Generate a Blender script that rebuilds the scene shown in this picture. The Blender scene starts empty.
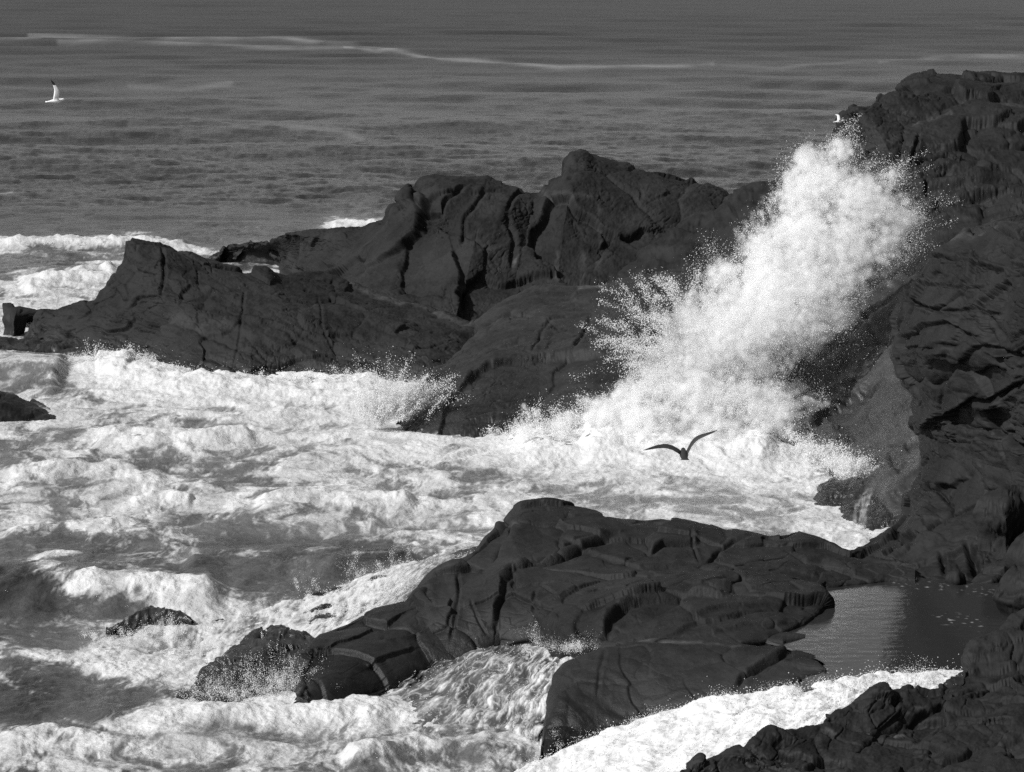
import bpy, math, random
import numpy as np
from concurrent.futures import ThreadPoolExecutor

random.seed(7)
RNG = np.random.default_rng(11)
SC = bpy.context.scene
COL = SC.collection
F4 = np.float32

# ------------------------------------------------------------------ camera
CAM_H = 22.0
FPX = 2904.0
CX, CY = 512.0, 386.0
PITCH = math.atan(446.0 / FPX)
CP, SP = math.cos(PITCH), math.sin(PITCH)


def P(px, py, Y):
    """world point seen at pixel (px, py) at ground distance Y"""
    px, py, Y = np.asarray(px, float), np.asarray(py, float), np.asarray(Y, float)
    r = (px - CX) / FPX
    u = (CY - py) / FPX
    t = Y / (CP + u * SP)
    return np.stack([r * t, Y + 0 * t, CAM_H + t * (u * CP - SP)], -1)


def W(px, py, z=0.0):
    """world point seen at pixel (px, py) on the level plane z"""
    px, py = np.asarray(px, float), np.asarray(py, float)
    r = (px - CX) / FPX
    u = (CY - py) / FPX
    t = (CAM_H - z) / (SP - u * CP)
    return np.stack([r * t, t * (CP + u * SP), z + 0 * t + 0 * r], -1)


def proj(v):
    d = v - np.array([0, 0, CAM_H])
    f = d[..., 1] * CP - d[..., 2] * SP
    u = d[..., 1] * SP + d[..., 2] * CP
    return CX + FPX * d[..., 0] / f, CY - FPX * u / f


# ------------------------------------------------------------------ noise
PERM = np.random.default_rng(3).permutation(256).astype(np.int32)
PERM = np.concatenate([PERM, PERM, PERM])
ANG = np.random.default_rng(4).random(256) * 2 * np.pi
G2 = np.stack([np.cos(ANG), np.sin(ANG)], -1).astype(F4)
_g = np.random.default_rng(5).normal(size=(256, 3))
G3 = (_g / np.linalg.norm(_g, axis=1, keepdims=True)).astype(F4)


def _fade(t):
    return t * t * t * (t * (t * 6 - 15) + 10)


def _p2(x, y):
    xi, yi = np.floor(x), np.floor(y)
    fx, fy = (x - xi).astype(F4), (y - yi).astype(F4)
    xi, yi = xi.astype(np.int64) & 255, yi.astype(np.int64) & 255
    u, v = _fade(fx), _fade(fy)

    def g(ix, iy, dx, dy):
        h = PERM[PERM[ix] + iy]
        gg = G2[h]
        return gg[..., 0] * dx + gg[..., 1] * dy
    x1, y1 = (xi + 1) & 255, (yi + 1) & 255
    a = g(xi, yi, fx, fy); b = g(x1, yi, fx - 1, fy)
    c = g(xi, y1, fx, fy - 1); d = g(x1, y1, fx - 1, fy - 1)
    a = a + u * (b - a); c = c + u * (d - c)
    return (a + v * (c - a)) * 1.5


def _p3(x, y, z):
    xi, yi, zi = np.floor(x), np.floor(y), np.floor(z)
    fx, fy, fz = (x - xi).astype(F4), (y - yi).astype(F4), (z - zi).astype(F4)
    xi, yi, zi = (a.astype(np.int64) & 255 for a in (xi, yi, zi))
    u, v, w = _fade(fx), _fade(fy), _fade(fz)
    r = 0
    for dx in (0, 1):
        hx = PERM[(xi + dx) & 255]
        wx = u if dx else 1 - u
        for dy in (0, 1):
            hy = PERM[hx + ((yi + dy) & 255)]
            wy = v if dy else 1 - v
            for dz in (0, 1):
                g = G3[PERM[hy + ((zi + dz) & 255)]]
                wz = w if dz else 1 - w
                r = r + wx * wy * wz * (g[..., 0] * (fx - dx) + g[..., 1] * (fy - dy) + g[..., 2] * (fz - dz))
    return r * 1.5


POOL = ThreadPoolExecutor(4)


def _par(fn, *arrs):
    sh = arrs[0].shape
    fl = [np.ascontiguousarray(a).reshape(-1) for a in arrs]
    n = fl[0].size
    if n < 20000:
        return fn(*fl).reshape(sh)
    k = max(4, n // 120000)
    idx = np.linspace(0, n, k + 1).astype(int)
    parts = list(POOL.map(lambda i: fn(*[a[idx[i]:idx[i + 1]] for a in fl]), range(k)))
    return np.concatenate(parts).reshape(sh)


def noise2(x, y):
    return _par(_p2, x, y)


def noise3(p, s=1.0, off=0.0):
    return _par(_p3, p[..., 0] * s + off, p[..., 1] * s + off * 1.7, p[..., 2] * s - off)


def fbm2(x, y, o=4, l=2.03, g=0.5):
    r, a, t = 0, 1.0, 0
    for i in range(o):
        r = r + a * noise2(x + 17.3 * i, y - 9.1 * i)
        t += a; a *= g; x = x * l; y = y * l
    return r / t


def rid2(x, y, o=4, l=2.07, g=0.5):
    r, a, t = 0, 1.0, 0
    for i in range(o):
        r = r + a * (1 - np.abs(noise2(x + 13.7 * i, y + 5.9 * i)) * 2)
        t += a; a *= g; x = x * l; y = y * l
    return r / t


def fbm3(p, s, o=4, g=0.5, off=0.0):
    r, a, t = 0, 1.0, 0
    for i in range(o):
        r = r + a * noise3(p, s, off + 7.1 * i)
        t += a; a *= g; s *= 2.07
    return r / t


def rid3(p, s, o=3, g=0.5, off=0.0):
    r, a, t = 0, 1.0, 0
    for i in range(o):
        r = r + a * (1 - 2 * np.abs(noise3(p, s, off + 5.3 * i)))
        t += a; a *= g; s *= 2.07
    return r / t


def _hash3(i, j, k):
    return PERM[PERM[PERM[i & 255] + (j & 255)] + (k & 255)]


HR = np.random.default_rng(9).random((256, 4)).astype(F4)


def _wor(x, y, z):
    xi, yi, zi = (np.floor(a).astype(np.int64) for a in (x, y, z))
    f1 = np.full(x.shape, 9.0, F4); f2 = f1.copy(); idv = np.zeros(x.shape, F4); tl = np.zeros(x.shape, F4)
    for dx in (-1, 0, 1):
        for dy in (-1, 0, 1):
            for dz in (-1, 0, 1):
                h = HR[_hash3(xi + dx, yi + dy, zi + dz)]
                ox, oy, oz = (xi + dx + h[:, 0] - x).astype(F4), (yi + dy + h[:, 1] - y).astype(F4), (zi + dz + h[:, 2] - z).astype(F4)
                d = np.sqrt(ox * ox + oy * oy + oz * oz)
                a1, a2 = h[:, 3] * 40.0, h[:, 0] * 37.0
                tv = ox * np.sin(a1) + oy * np.sin(a2) + oz * np.cos(a1 + a2)
                m = d < f1
                f2 = np.where(m, f1, np.minimum(f2, d))
                idv = np.where(m, h[:, 3], idv); tl = np.where(m, tv, tl)
                f1 = np.where(m, d, f1)
    return np.stack([f2 - f1, tl, idv], -1)


def worley(p, s, off=0.0):
    x, y, z = (np.ascontiguousarray(p[..., i] * s + off).reshape(-1) for i in range(3))
    n = x.size
    k = max(1, n // 40000)
    idx = np.linspace(0, n, k + 1).astype(int)
    r = np.concatenate(list(POOL.map(lambda i: _wor(*[a[idx[i]:idx[i + 1]] for a in (x, y, z)]), range(k))))
    r = r.reshape(p.shape[:-1] + (3,))  # border distance, facet tilt, cell id
    return r[..., 0], r[..., 1], r[..., 2]


def sst(a, b, x):
    t = np.clip((x - a) / (b - a), 0, 1)
    return t * t * (3 - 2 * t)


def poly_dist(px, py, pts, ys=1.0):
    """distance, signed side (positive: left of the travel direction as drawn), nearest-segment parameter"""
    best = np.full(px.shape, 1e9); side = np.zeros(px.shape)
    tot = 0; par = np.zeros(px.shape)
    pts = [(a, b * ys) for a, b in pts]
    py = py * ys
    for (ax, ay), (bx, by) in zip(pts[:-1], pts[1:]):
        dx, dy = bx - ax, by - ay
        L2 = dx * dx + dy * dy + 1e-9
        t = np.clip(((px - ax) * dx + (py - ay) * dy) / L2, 0, 1)
        d = np.hypot(px - ax - t * dx, py - ay - t * dy)
        s = np.sign((px - ax) * dy - (py - ay) * dx)
        m = d < best
        best = np.where(m, d, best); side = np.where(m, s, side)
        par = np.where(m, tot + t * math.sqrt(L2), par)
        tot += math.sqrt(L2)
    return best, side, par / tot


# ------------------------------------------------------------------ mesh helpers
def link_mesh(name, verts, faces, mat, attrs=None, parent=None, smooth=True, tris=False, center=True):
    """verts (n,3), faces (m,k): one mesh object whose origin sits at the foot of its shape"""
    verts = np.asarray(verts, float)
    c = np.zeros(3)
    if center:
        c = np.array([verts[:, 0].mean(), verts[:, 1].mean(), verts[:, 2].min()])
    me = bpy.data.meshes.new(name)
    n, (m, k) = len(verts), faces.shape
    me.vertices.add(n); me.loops.add(m * k); me.polygons.add(m)
    me.vertices.foreach_set('co', (verts - c).astype(F4).ravel())
    me.loops.foreach_set('vertex_index', faces.astype(np.int32).ravel())
    me.polygons.foreach_set('loop_start', np.arange(0, m * k, k, dtype=np.int32))
    me.polygons.foreach_set('use_smooth', np.full(m, smooth))
    me.update(calc_edges=True)
    for an, av in (attrs or {}).items():
        a = me.attributes.new(an, 'FLOAT', 'POINT')
        a.data.foreach_set('value', np.asarray(av, F4).ravel())
    if mat:
        me.materials.append(mat)
    o = bpy.data.objects.new(name, me)
    o.location = c
    COL.objects.link(o)
    if parent:
        o.parent = parent
        o.location = c - np.array(parent.location)
    return o


def grid_faces(nv, nu, flip=False):
    i = np.arange(nv * nu).reshape(nv, nu)
    f = np.stack([i[:-1, :-1], i[:-1, 1:], i[1:, 1:], i[1:, :-1]], -1).reshape(-1, 4)
    return f[:, ::-1] if flip else f


def tag(o, label=None, cat=None, group=None, kind=None):
    if label: o['label'] = label
    if cat: o['category'] = cat
    if group: o['group'] = group
    if kind: o['kind'] = kind
    return o


def resample(row, n):
    r = np.array(row, float)
    d = np.r_[0, np.cumsum(np.hypot(np.diff(r[:, 0]), np.diff(r[:, 1])) + 1e-6)]
    t = np.linspace(0, d[-1], n)
    return np.stack([np.interp(t, d, r[:, k]) for k in range(3)], -1)


def catmull(rows, nv):
    """rows (k,nu,3) -> (nv,nu,3), monotone-ish cubic through the rows"""
    k = len(rows)
    seg = np.array([np.median(np.linalg.norm(rows[i + 1] - rows[i], axis=1)) for i in range(k - 1)])
    seg = np.maximum(seg, 0.05)
    kn = np.r_[0, np.cumsum(seg)]
    t = np.linspace(0, kn[-1], nv)
    # pchip slopes, per component
    h = seg[:, None, None]
    dl = (rows[1:] - rows[:-1]) / h
    m = np.zeros_like(rows)
    m[0], m[-1] = dl[0], dl[-1]
    for i in range(1, k - 1):
        a, b = dl[i - 1], dl[i]
        hm = 0.5 * (a + b)
        lim = 2.2 * np.minimum(np.abs(a), np.abs(b)) + 0.25 * np.abs(hm)
        m[i] = np.clip(hm, -lim, lim)
    j = np.clip(np.searchsorted(kn, t, 'right') - 1, 0, k - 2)
    s = ((t - kn[j]) / seg[j])[:, None, None]
    hh = seg[j][:, None, None]
    s2, s3 = s * s, s * s * s
    return ((2 * s3 - 3 * s2 + 1) * rows[j] + (s3 - 2 * s2 + s) * hh * m[j]
            + (-2 * s3 + 3 * s2) * rows[j + 1] + (s3 - s2) * hh * m[j + 1])


def blur(d, n=1):
    for _ in range(n):
        p = np.pad(d, 1, mode='edge')
        d = (p[1:-1, 1:-1] * 4 + p[:-2, 1:-1] * 2 + p[2:, 1:-1] * 2 + p[1:-1, :-2] * 2 + p[1:-1, 2:] * 2
             + p[:-2, :-2] + p[:-2, 2:] + p[2:, :-2] + p[2:, 2:]) / 16
    return d


def loft(rows, nu, nv, back=None, foot=None):
    """rows of (px, py, Y) from the near foot up to the skyline -> (nv,nu,3) world grid.
    back=(depth, drop): the far side goes on behind the skyline; foot: extra metres below the first row"""
    R = [P(*resample(r, nu).T) for r in rows]
    if foot is not None:
        b = R[0].copy(); b[:, 2] -= foot; b[:, 1] -= foot * 0.15
        R = [b] + R
    if back:
        t = R[-1]
        zmin = min(r[:, 2].min() for r in R)
        b1 = t.copy(); b1[:, 1] += back[0] * 0.35; b1[:, 2] -= back[1] * 0.12 + 0.25
        b2 = t.copy(); b2[:, 1] += back[0] * 0.8; b2[:, 2] = zmin + (t[:, 2] - zmin) * 0.45
        b3 = t.copy(); b3[:, 1] += back[0]; b3[:, 2] = np.minimum(-0.8, zmin)
        R = R + [b1, b2, b3]
    return catmull(np.array(R), nv)


def normals(V):
    du = np.gradient(V, axis=1); dv = np.gradient(V, axis=0)
    n = np.cross(du, dv)
    n /= np.linalg.norm(n, axis=-1, keepdims=True) + 1e-9
    return n


def rotz(p, dip, yaw=0.0):
    """bedding frame: x along, z across the beds, dipping by dip (rad) along x"""
    c, s = math.cos(yaw), math.sin(yaw)
    x = p[..., 0] * c + p[..., 1] * s; y = -p[..., 0] * s + p[..., 1] * c
    c, s = math.cos(dip), math.sin(dip)
    return np.stack([x * c + p[..., 2] * s, y, -x * s + p[..., 2] * c], -1)


def rock_shape(V, seed=0.0, big=0.35, bigs=0.25, block=0.25, blocks=0.45, asp=1.6, crack=0.12, cw=0.06,
               bed=0.08, beds=1.2, fine=0.05, dip=0.15, strokes=(), soft=1, steps=0.0, pits=0.0, facet=0.9, sk=1.0, foct=5, fgain=.68):
    n = normals(V)
    vis = (n * (np.array([0, 0, CAM_H]) - V)).sum(-1)
    if np.median(vis[: V.shape[0] // 2]) < 0:
        n = -n
    q = rotz(V, dip, 0.5)
    wq = q + 0.5 * np.stack([fbm3(q, 0.5, 2, off=seed + 3), fbm3(q, 0.5, 2, off=seed + 9), fbm3(q, 0.5, 2, off=seed + 15)], -1)
    d = big * fbm3(V, bigs, 4, 0.5, seed) * 1.6
    a = wq.copy(); a[..., 2] *= asp
    cgate = np.clip(0.15 + 1.5 * fbm3(V, 0.45, 3, off=seed + 70), 0, 1)
    e, tl, idv = worley(a, blocks, seed)
    d = d + block * (0.75 * (idv - 0.5) + facet * tl) + 0.12 * block * sst(0, .12, e) - crack * np.exp(-(e / cw) ** 1.5) * cgate
    e2, tl, idv = worley(a, blocks * 2.6, seed + 31)
    gate = sst(-0.1, 0.35, fbm3(V, 0.3, 2, off=seed + 60))
    d = d + gate * (0.3 * block * ((idv - 0.5) + facet * tl) - 0.4 * crack * np.exp(-(e2 / cw) ** 1.5) * cgate)
    if bed:
        zz = wq[..., 2] * beds + 0.35 * fbm3(q, 0.35, 3, off=seed + 21)
        s = noise3(np.stack([zz * 0.0 + seed, zz * 0.0 + 3.3, zz], -1), 1.0)
        s2 = noise3(np.stack([q[..., 0] * 0.15, q[..., 1] * 0.15, zz * 3.1], -1), 1.0, 5.0)
        d = d + bed * (np.abs(s) * 1.6 + 0.8 * s2)
    if steps:
        zz = V[..., 2] / steps + 0.5 * fbm3(V, 0.35, 3, off=seed + 77)
        d = d + 0.35 * steps * (sst(0.55, 0.95, zz - np.floor(zz)) - (zz - np.floor(zz)))
    px, py = proj(V)
    pale = np.zeros(V.shape[:2])
    wob = 1.2 * fbm3(V, 0.4, 2, off=seed + 44)
    for st in strokes:
        kind, pts, w, amp = st[:4]
        if kind != 'pale': amp = amp * sk
        dist, side, t = poly_dist(px + wob * 2.2, py + wob * 1.8, pts)
        ends = sst(0, .12, t) * sst(1, .88, t) * 0.8 + 0.2
        if kind == 'crack':
            d = d - amp * np.exp(-(dist / w) ** 2) * ends * (0.75 + 0.5 * fbm3(V, 0.9, 2, off=seed + 2))
            d = d + 0.35 * amp * np.exp(-(dist / (w * 3.5)) ** 2) * ends
        elif kind == 'bulge':
            d = d + amp * np.exp(-(dist / w) ** 2)
        elif kind == 'step':
            s = dist * side
            d = d + amp * sst(-2.0, 2.0, s) * np.exp(-np.maximum(s, 0) / w) * ends
            d = d - 0.35 * amp * np.exp(-(np.minimum(s, 0) / (0.25 * w + 1.5)) ** 2) * (s < 0) * ends
        elif kind == 'pale':
            pale = np.maximum(pale, amp * np.exp(-(dist / w) ** 2) * np.clip(0.6 + 1.2 * fbm3(V, 2.2, 3, off=seed), 0, 1))
    if pits:
        d = d - pits * sst(0.15, 0.5, fbm3(V, 2.8, 2, off=seed + 90))
    d = blur(d, soft)
    d = d - np.median(d)
    V = V + n * d[..., None]
    n2 = normals(V)
    n2 = np.where((n2 * n).sum(-1, keepdims=True) < 0, -n2, n2)
    d = 1.15 * fine * fbm3(V, 1.5, foct, fgain, seed + 50) + 0.6 * fine * (rid3(V, 2.4, foct - 2, 0.6, off=seed + 8) - .4)
    qv = rotz(V, dip, .5); qv[..., 2] *= 3.2
    e3, tl, idv = worley(qv + .25 * fbm3(V, 1.2, 2, off=seed)[..., None], 1.1, seed + 77)
    g3 = np.clip(fbm3(V, .5, 2, off=seed + 33) * 2 + .2, 0, 1)
    d = d - 1.3 * fine * g3 * np.exp(-(e3 / .05) ** 1.5) + .9 * fine * g3 * (idv - .5)
    return V + n2 * d[..., None], pale


def rock(name, label, rows, res, mat, cat='rock', back=(8, 6), foot=1.5, group=None, parent=None, dz=0.0, **kw):
    nu, nv = res
    V = loft(rows, nu, nv, back, foot)
    V[..., 2] += dz
    V, pale = rock_shape(V, **kw)
    o = link_mesh(name, V.reshape(-1, 3), grid_faces(nv, nu), mat, {'pale': pale}, parent)
    if parent is None:
        tag(o, label, cat, group)
    return o


# ------------------------------------------------------------------ materials
def new_mat(name):
    m = bpy.data.materials.new(name); m.use_nodes = True
    nt = m.node_tree; nt.nodes.clear()
    return m, nt


def N(nt, t, **kw):
    n = nt.nodes.new(t)
    for k, v in kw.items():
        if k in n.inputs: n.inputs[k].default_value = v
        else: setattr(n, k, v)
    return n


def math_node(nt, op, a, b=None, c=None, clamp=False):
    n = nt.nodes.new('ShaderNodeMath'); n.operation = op; n.use_clamp = clamp
    for i, v in enumerate((a, b, c)):
        if v is None: continue
        if isinstance(v, (int, float)): n.inputs[i].default_value = v
        else: nt.links.new(v, n.inputs[i])
    return n.outputs[0]


def ramp(nt, src, a, b, lo, hi):
    n = nt.nodes.new('ShaderNodeMapRange')
    nt.links.new(src, n.inputs[0])
    for i, v in zip((1, 2, 3, 4), (a, b, lo, hi)): n.inputs[i].default_value = v
    return n.outputs[0]


def grey(nt, src):
    n = nt.nodes.new('ShaderNodeCombineColor')
    for i in range(3): nt.links.new(src, n.inputs[i])
    return n.outputs[0]


def attr(nt, name):
    n = nt.nodes.new('ShaderNodeAttribute'); n.attribute_name = name
    return n.outputs['Fac']


def rock_mat(name, lo, hi, rough=0.7, spec=0.35, wet_z=1.2, bump=0.5, speck=0.3):
    m, nt = new_mat(name)
    out = N(nt, 'ShaderNodeOutputMaterial'); b = N(nt, 'ShaderNodeBsdfPrincipled')
    nt.links.new(b.outputs[0], out.inputs[0])
    geo = N(nt, 'ShaderNodeNewGeometry')
    pos = geo.outputs['Position']

    def nz(scale, detail=5, rough_=0.6):
        n = N(nt, 'ShaderNodeTexNoise'); n.inputs['Scale'].default_value = scale
        n.inputs['Detail'].default_value = detail; n.inputs['Roughness'].default_value = rough_
        nt.links.new(pos, n.inputs['Vector'])
        return n.outputs[0]
    big = nz(0.35, 6, 0.65); med = nz(1.9, 7, 0.72); fin = nz(9.0, 5, 0.75)
    v = math_node(nt, 'MULTIPLY_ADD', med, 0.45, big)
    v = math_node(nt, 'MULTIPLY_ADD', fin, speck, v)
    col = ramp(nt, v, 0.52 + speck * .38, 0.92 + speck * .6, lo, hi)
    # salt, droppings and scraped veins
    pl = attr(nt, 'pale')
    mx = nt.nodes.new('ShaderNodeMix'); mx.data_type = 'FLOAT'
    nt.links.new(pl, mx.inputs[0]); nt.links.new(col, mx.inputs[2]); mx.inputs[3].default_value = 0.3
    nt.links.new(grey(nt, mx.outputs[0]), b.inputs['Base Color'])
    sep = N(nt, 'ShaderNodeSeparateXYZ'); nt.links.new(pos, sep.inputs[0])
    zz = math_node(nt, 'MULTIPLY_ADD', big, 2.0, sep.outputs[2])
    wet = ramp(nt, zz, wet_z, wet_z + 1.6, rough * 0.55, rough)
    r = math_node(nt, 'MULTIPLY_ADD', math_node(nt, 'SUBTRACT', med, 0.5), 0.5, wet, clamp=True)
    nt.links.new(r, b.inputs['Roughness'])
    b.inputs['Specular IOR Level'].default_value = spec
    h = math_node(nt, 'MULTIPLY_ADD', fin, 0.5, med)
    h = math_node(nt, 'MULTIPLY_ADD', nz(34, 2), 0.1, h)
    bp = N(nt, 'ShaderNodeBump'); bp.inputs['Strength'].default_value = bump * .7; bp.inputs['Distance'].default_value = 0.07
    nt.links.new(h, bp.inputs['Height']); nt.links.new(bp.outputs[0], b.inputs['Normal'])
    return m


def water_mat(name, deep=0.008, aer=0.20, white=0.66, rough=0.12, chop=0.25, grain=0.3, holes=False, open_sea=False):
    """dark sea water, milky aerated water and white foam mixed by two point attributes"""
    m, nt = new_mat(name)
    out = N(nt, 'ShaderNodeOutputMaterial'); b = N(nt, 'ShaderNodeBsdfPrincipled')
    nt.links.new(b.outputs[0], out.inputs[0])
    geo = N(nt, 'ShaderNodeNewGeometry'); pos = geo.outputs['Position']

    def nz(scale, detail=4, rough_=0.6, sq=(1, 1, 1)):
        mp = N(nt, 'ShaderNodeMapping'); mp.inputs['Scale'].default_value = sq
        nt.links.new(pos, mp.inputs[0])
        n = N(nt, 'ShaderNodeTexNoise'); n.inputs['Scale'].default_value = scale
        n.inputs['Detail'].default_value = detail; n.inputs['Roughness'].default_value = rough_
        nt.links.new(mp.outputs[0], n.inputs['Vector'])
        return n.outputs[0]
    fo, ae = attr(nt, 'foam'), attr(nt, 'aer')
    fn = nz(5.0, 5, 0.7)
    g = math_node(nt, 'MULTIPLY', math_node(nt, 'SUBTRACT', fn, 0.5), grain * 4)
    edge = math_node(nt, 'MULTIPLY', math_node(nt, 'MULTIPLY', fo, math_node(nt, 'SUBTRACT', 1.15, fo)), g)
    f = math_node(nt, 'ADD', fo, edge, clamp=True)
    c1 = math_node(nt, 'MULTIPLY_ADD', ae, aer - deep, deep)
    mx = nt.nodes.new('ShaderNodeMix'); mx.data_type = 'FLOAT'
    nt.links.new(f, mx.inputs[0]); nt.links.new(c1, mx.inputs[2]); mx.inputs[3].default_value = white
    nt.links.new(grey(nt, mx.outputs[0]), b.inputs['Base Color'])
    rg_ = ramp(nt, f, 0, 0.7, rough, 0.75)
    if open_sea: rg_ = math_node(nt, 'MAXIMUM', rg_, attr(nt, 'ripple'))
    nt.links.new(rg_, b.inputs['Roughness'])
    b.inputs['IOR'].default_value = 1.333
    if holes:   # the film of water breaks up and shows the rock under it
        al = attr(nt, 'film')
        al = math_node(nt, 'ADD', al, math_node(nt, 'MULTIPLY', g, 0.35))
        al = ramp(nt, al, 0.35, 0.65, 0.0, 1.0)
        tr = N(nt, 'ShaderNodeBsdfTransparent'); ms = N(nt, 'ShaderNodeMixShader')
        nt.links.new(al, ms.inputs[0]); nt.links.new(tr.outputs[0], ms.inputs[1]); nt.links.new(b.outputs[0], ms.inputs[2]); nt.links.new(ms.outputs[0], out.inputs[0])
    h = math_node(nt, 'MULTIPLY_ADD', nz(0.8, 7, 0.74, (0.7, 1, 1)), 1.0, math_node(nt, 'MULTIPLY', nz(2.2, 4), 0.4))
    h = math_node(nt, 'MULTIPLY_ADD', nz(0.07, 4, 0.6, (0.5, 1, 1)), 1.2, h)
    bp = N(nt, 'ShaderNodeBump'); bp.inputs['Strength'].default_value = chop; bp.inputs['Distance'].default_value = 0.5
    nt.links.new(h, bp.inputs['Height']); nt.links.new(bp.outputs[0], b.inputs['Normal'])
    return m


def drop_mat():
    m, nt = new_mat('spray_drops')
    out = N(nt, 'ShaderNodeOutputMaterial')
    d = N(nt, 'ShaderNodeBsdfDiffuse'); d.inputs[0].default_value = (.96, .96, .96, 1)
    t = N(nt, 'ShaderNodeBsdfTranslucent'); t.inputs[0].default_value = (.96, .96, .96, 1)
    mx = N(nt, 'ShaderNodeMixShader'); mx.inputs[0].default_value = 0.5
    nt.links.new(d.outputs[0], mx.inputs[1]); nt.links.new(t.outputs[0], mx.inputs[2]); nt.links.new(mx.outputs[0], out.inputs[0])
    return m


def fog_mat(name, dens, noise_s=0.8, contrast=True):
    m, nt = new_mat(name)
    out = N(nt, 'ShaderNodeOutputMaterial'); v = N(nt, 'ShaderNodeVolumePrincipled')
    v.inputs['Color'].default_value = (0.998, 0.998, 0.998, 1)
    v.inputs['Density Attribute'].default_value = ''
    v.inputs['Anisotropy'].default_value = 0.1
    a = attr(nt, 'density')
    geo = N(nt, 'ShaderNodeNewGeometry')
    n = N(nt, 'ShaderNodeTexNoise'); n.inputs['Scale'].default_value = noise_s; n.inputs['Detail'].default_value = 4; n.inputs['Roughness'].default_value = .65
    nt.links.new(geo.outputs['Position'], n.inputs['Vector'])
    k = ramp(nt, n.outputs[0], 0.32, 0.66, 0.2, 1.0)
    k = math_node(nt, 'MULTIPLY', a, k)
    nt.links.new(math_node(nt, 'MULTIPLY', k, dens), v.inputs['Density'])
    nt.links.new(v.outputs[0], out.inputs['Volume'])
    return m


M_ROCK_FAR = rock_mat('weathered_basalt', 0.004, 0.027, 0.8, 0.2, wet_z=1.0, bump=0.6)
M_ROCK_MID = rock_mat('sea_worn_rock', 0.006, 0.033, 0.7, 0.28, wet_z=1.5, bump=0.4)
M_ROCK_NEAR = rock_mat('dark_wet_rock', 0.003, 0.024, 0.7, 0.28, wet_z=1.3, bump=0.85, speck=0.4)
M_ROCK_CLIFF = rock_mat('dark_cliff_rock', 0.003, 0.019, 0.72, 0.26, wet_z=1.5, bump=0.5)
M_ROCK_MIST_TINT = rock_mat('mist_tinted_slope', 0.017, 0.054, 0.55, 0.35, wet_z=3.0, bump=0.9)  # wet rock with the pale mist veil painted into its base colour
M_ROCK_MUSSEL = rock_mat('mussel_crusted_rock', 0.008, 0.04, 0.45, 0.5, wet_z=2.5, bump=0.9, speck=0.8)
M_SEA = water_mat('sea_water', chop=0.55, open_sea=True)
M_POOL = water_mat('pool_water', deep=0.026, rough=0.05, chop=0.03)
M_FOAM = water_mat('running_white_water', deep=0.02, aer=0.2, chop=0.3, grain=0.35, holes=True)
M_DROP = drop_mat()


# ------------------------------------------------------------------ rocks
def const(row, Y):
    return [(a, b, Y) for a, b in row]


def lerp_rows(r0, r1, t, n=40, by=0.0, dy=0.0):
    """a row between two rows, pushed towards the camera by `by` metres"""
    a, b = resample(r0, n), resample(r1, n)
    r = a + (b - a) * t
    r[:, 2] -= by; r[:, 1] += dy
    return [tuple(x) for x in r]


# A: big far headland
A_sky = [(208, 256, 200.5), (215, 253, 200.5), (235, 244, 200), (270, 241, 194), (283, 232, 190), (295, 227.5, 188), (320, 228, 186), (350, 230, 184), (365, 231, 183), (384, 224, 181),
         (390, 210, 180), (399, 203, 180), (401, 190, 179), (408, 185, 179), (412, 188, 179), (420, 180, 179), (433, 176, 179), (474, 180, 179), (487, 178, 179), (503, 183, 179), (516, 189, 180),
         (539, 188, 180), (545, 181, 180), (563.5, 176, 180), (566, 161, 180), (572, 155, 180), (582, 153.6, 180), (615, 161, 181), (640, 167, 181), (677.5, 178, 181),
         (711, 186, 180), (725, 194, 179), (733, 210, 178), (745, 250, 176)]
A_base = [(206, 259, 199), (235, 257, 199.5), (270, 257, 197), (292, 268, 188), (315, 305, 174), (400, 330, 165), (500, 332, 164), (640, 332, 164), (750, 320, 168)]
A_mid = [(207, 258, 199.5), (240, 253, 199), (272, 252, 196), (300, 258, 187), (360, 262, 176), (400, 258, 172), (470, 262, 169), (520, 262, 171), (560, 255, 171), (640, 250, 172), (748, 280, 172)]
A_up = [(208, 256.5, 200), (250, 247, 198), (300, 236, 186), (360, 240, 181), (400, 214, 176), (440, 200, 174), (500, 208, 174), (535, 210, 176), (570, 185, 176), (640, 190, 177), (720, 208, 176), (746, 260, 175)]
rock('headland_rock', 'largest far headland of dark rock, its blunt peak right of knobbly tops against the sea',
     [A_base, A_mid, A_up, A_sky], (800, 560), M_ROCK_FAR, back=(14, 8), seed=1.0, big=0.4, bigs=0.14, block=0.6, blocks=0.2, asp=0.7, crack=0.22, cw=0.03,
     bed=0.06, beds=0.7, fine=0.09, dip=0.2, soft=1, sk=.6, strokes=[
         ('crack', [(414, 186), (416, 202), (425, 214), (440, 213), (448, 196), (469, 185)], 2.2, 0.9),
         ('crack', [(400, 203), (405, 214), (414, 216)], 2, 0.7),
         ('crack', [(487, 188), (475, 205), (464, 218), (462, 244)], 2, 0.7),
         ('crack', [(505, 213), (515, 197), (530, 196)], 2, 0.8),
         ('crack', [(504, 213), (510, 244), (510, 272)], 2.5, 0.6),
         ('step', [(460, 310), (461, 275), (453, 249)], 16, 0.9),
         ('pale', [(530, 213), (531, 231), (518, 254), (512, 267)], 1.6, 0.22),
         ('pale', [(540, 190), (560, 200), (590, 200)], 3, 0.10),
         ('pale', [(598, 200), (600, 240), (598, 270)], 2.5, 0.07),
         ('pale', [(558, 250), (556, 285)], 2.5, 0.08), ('pale', [(585, 250), (583, 285)], 3, 0.08),
         ('bulge', [(407, 197), (408, 210)], 6, 0.7), ('bulge', [(427, 190), (425, 200)], 8, 0.5),
         ('bulge', [(395, 212), (397, 222)], 5, 0.6)])

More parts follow.
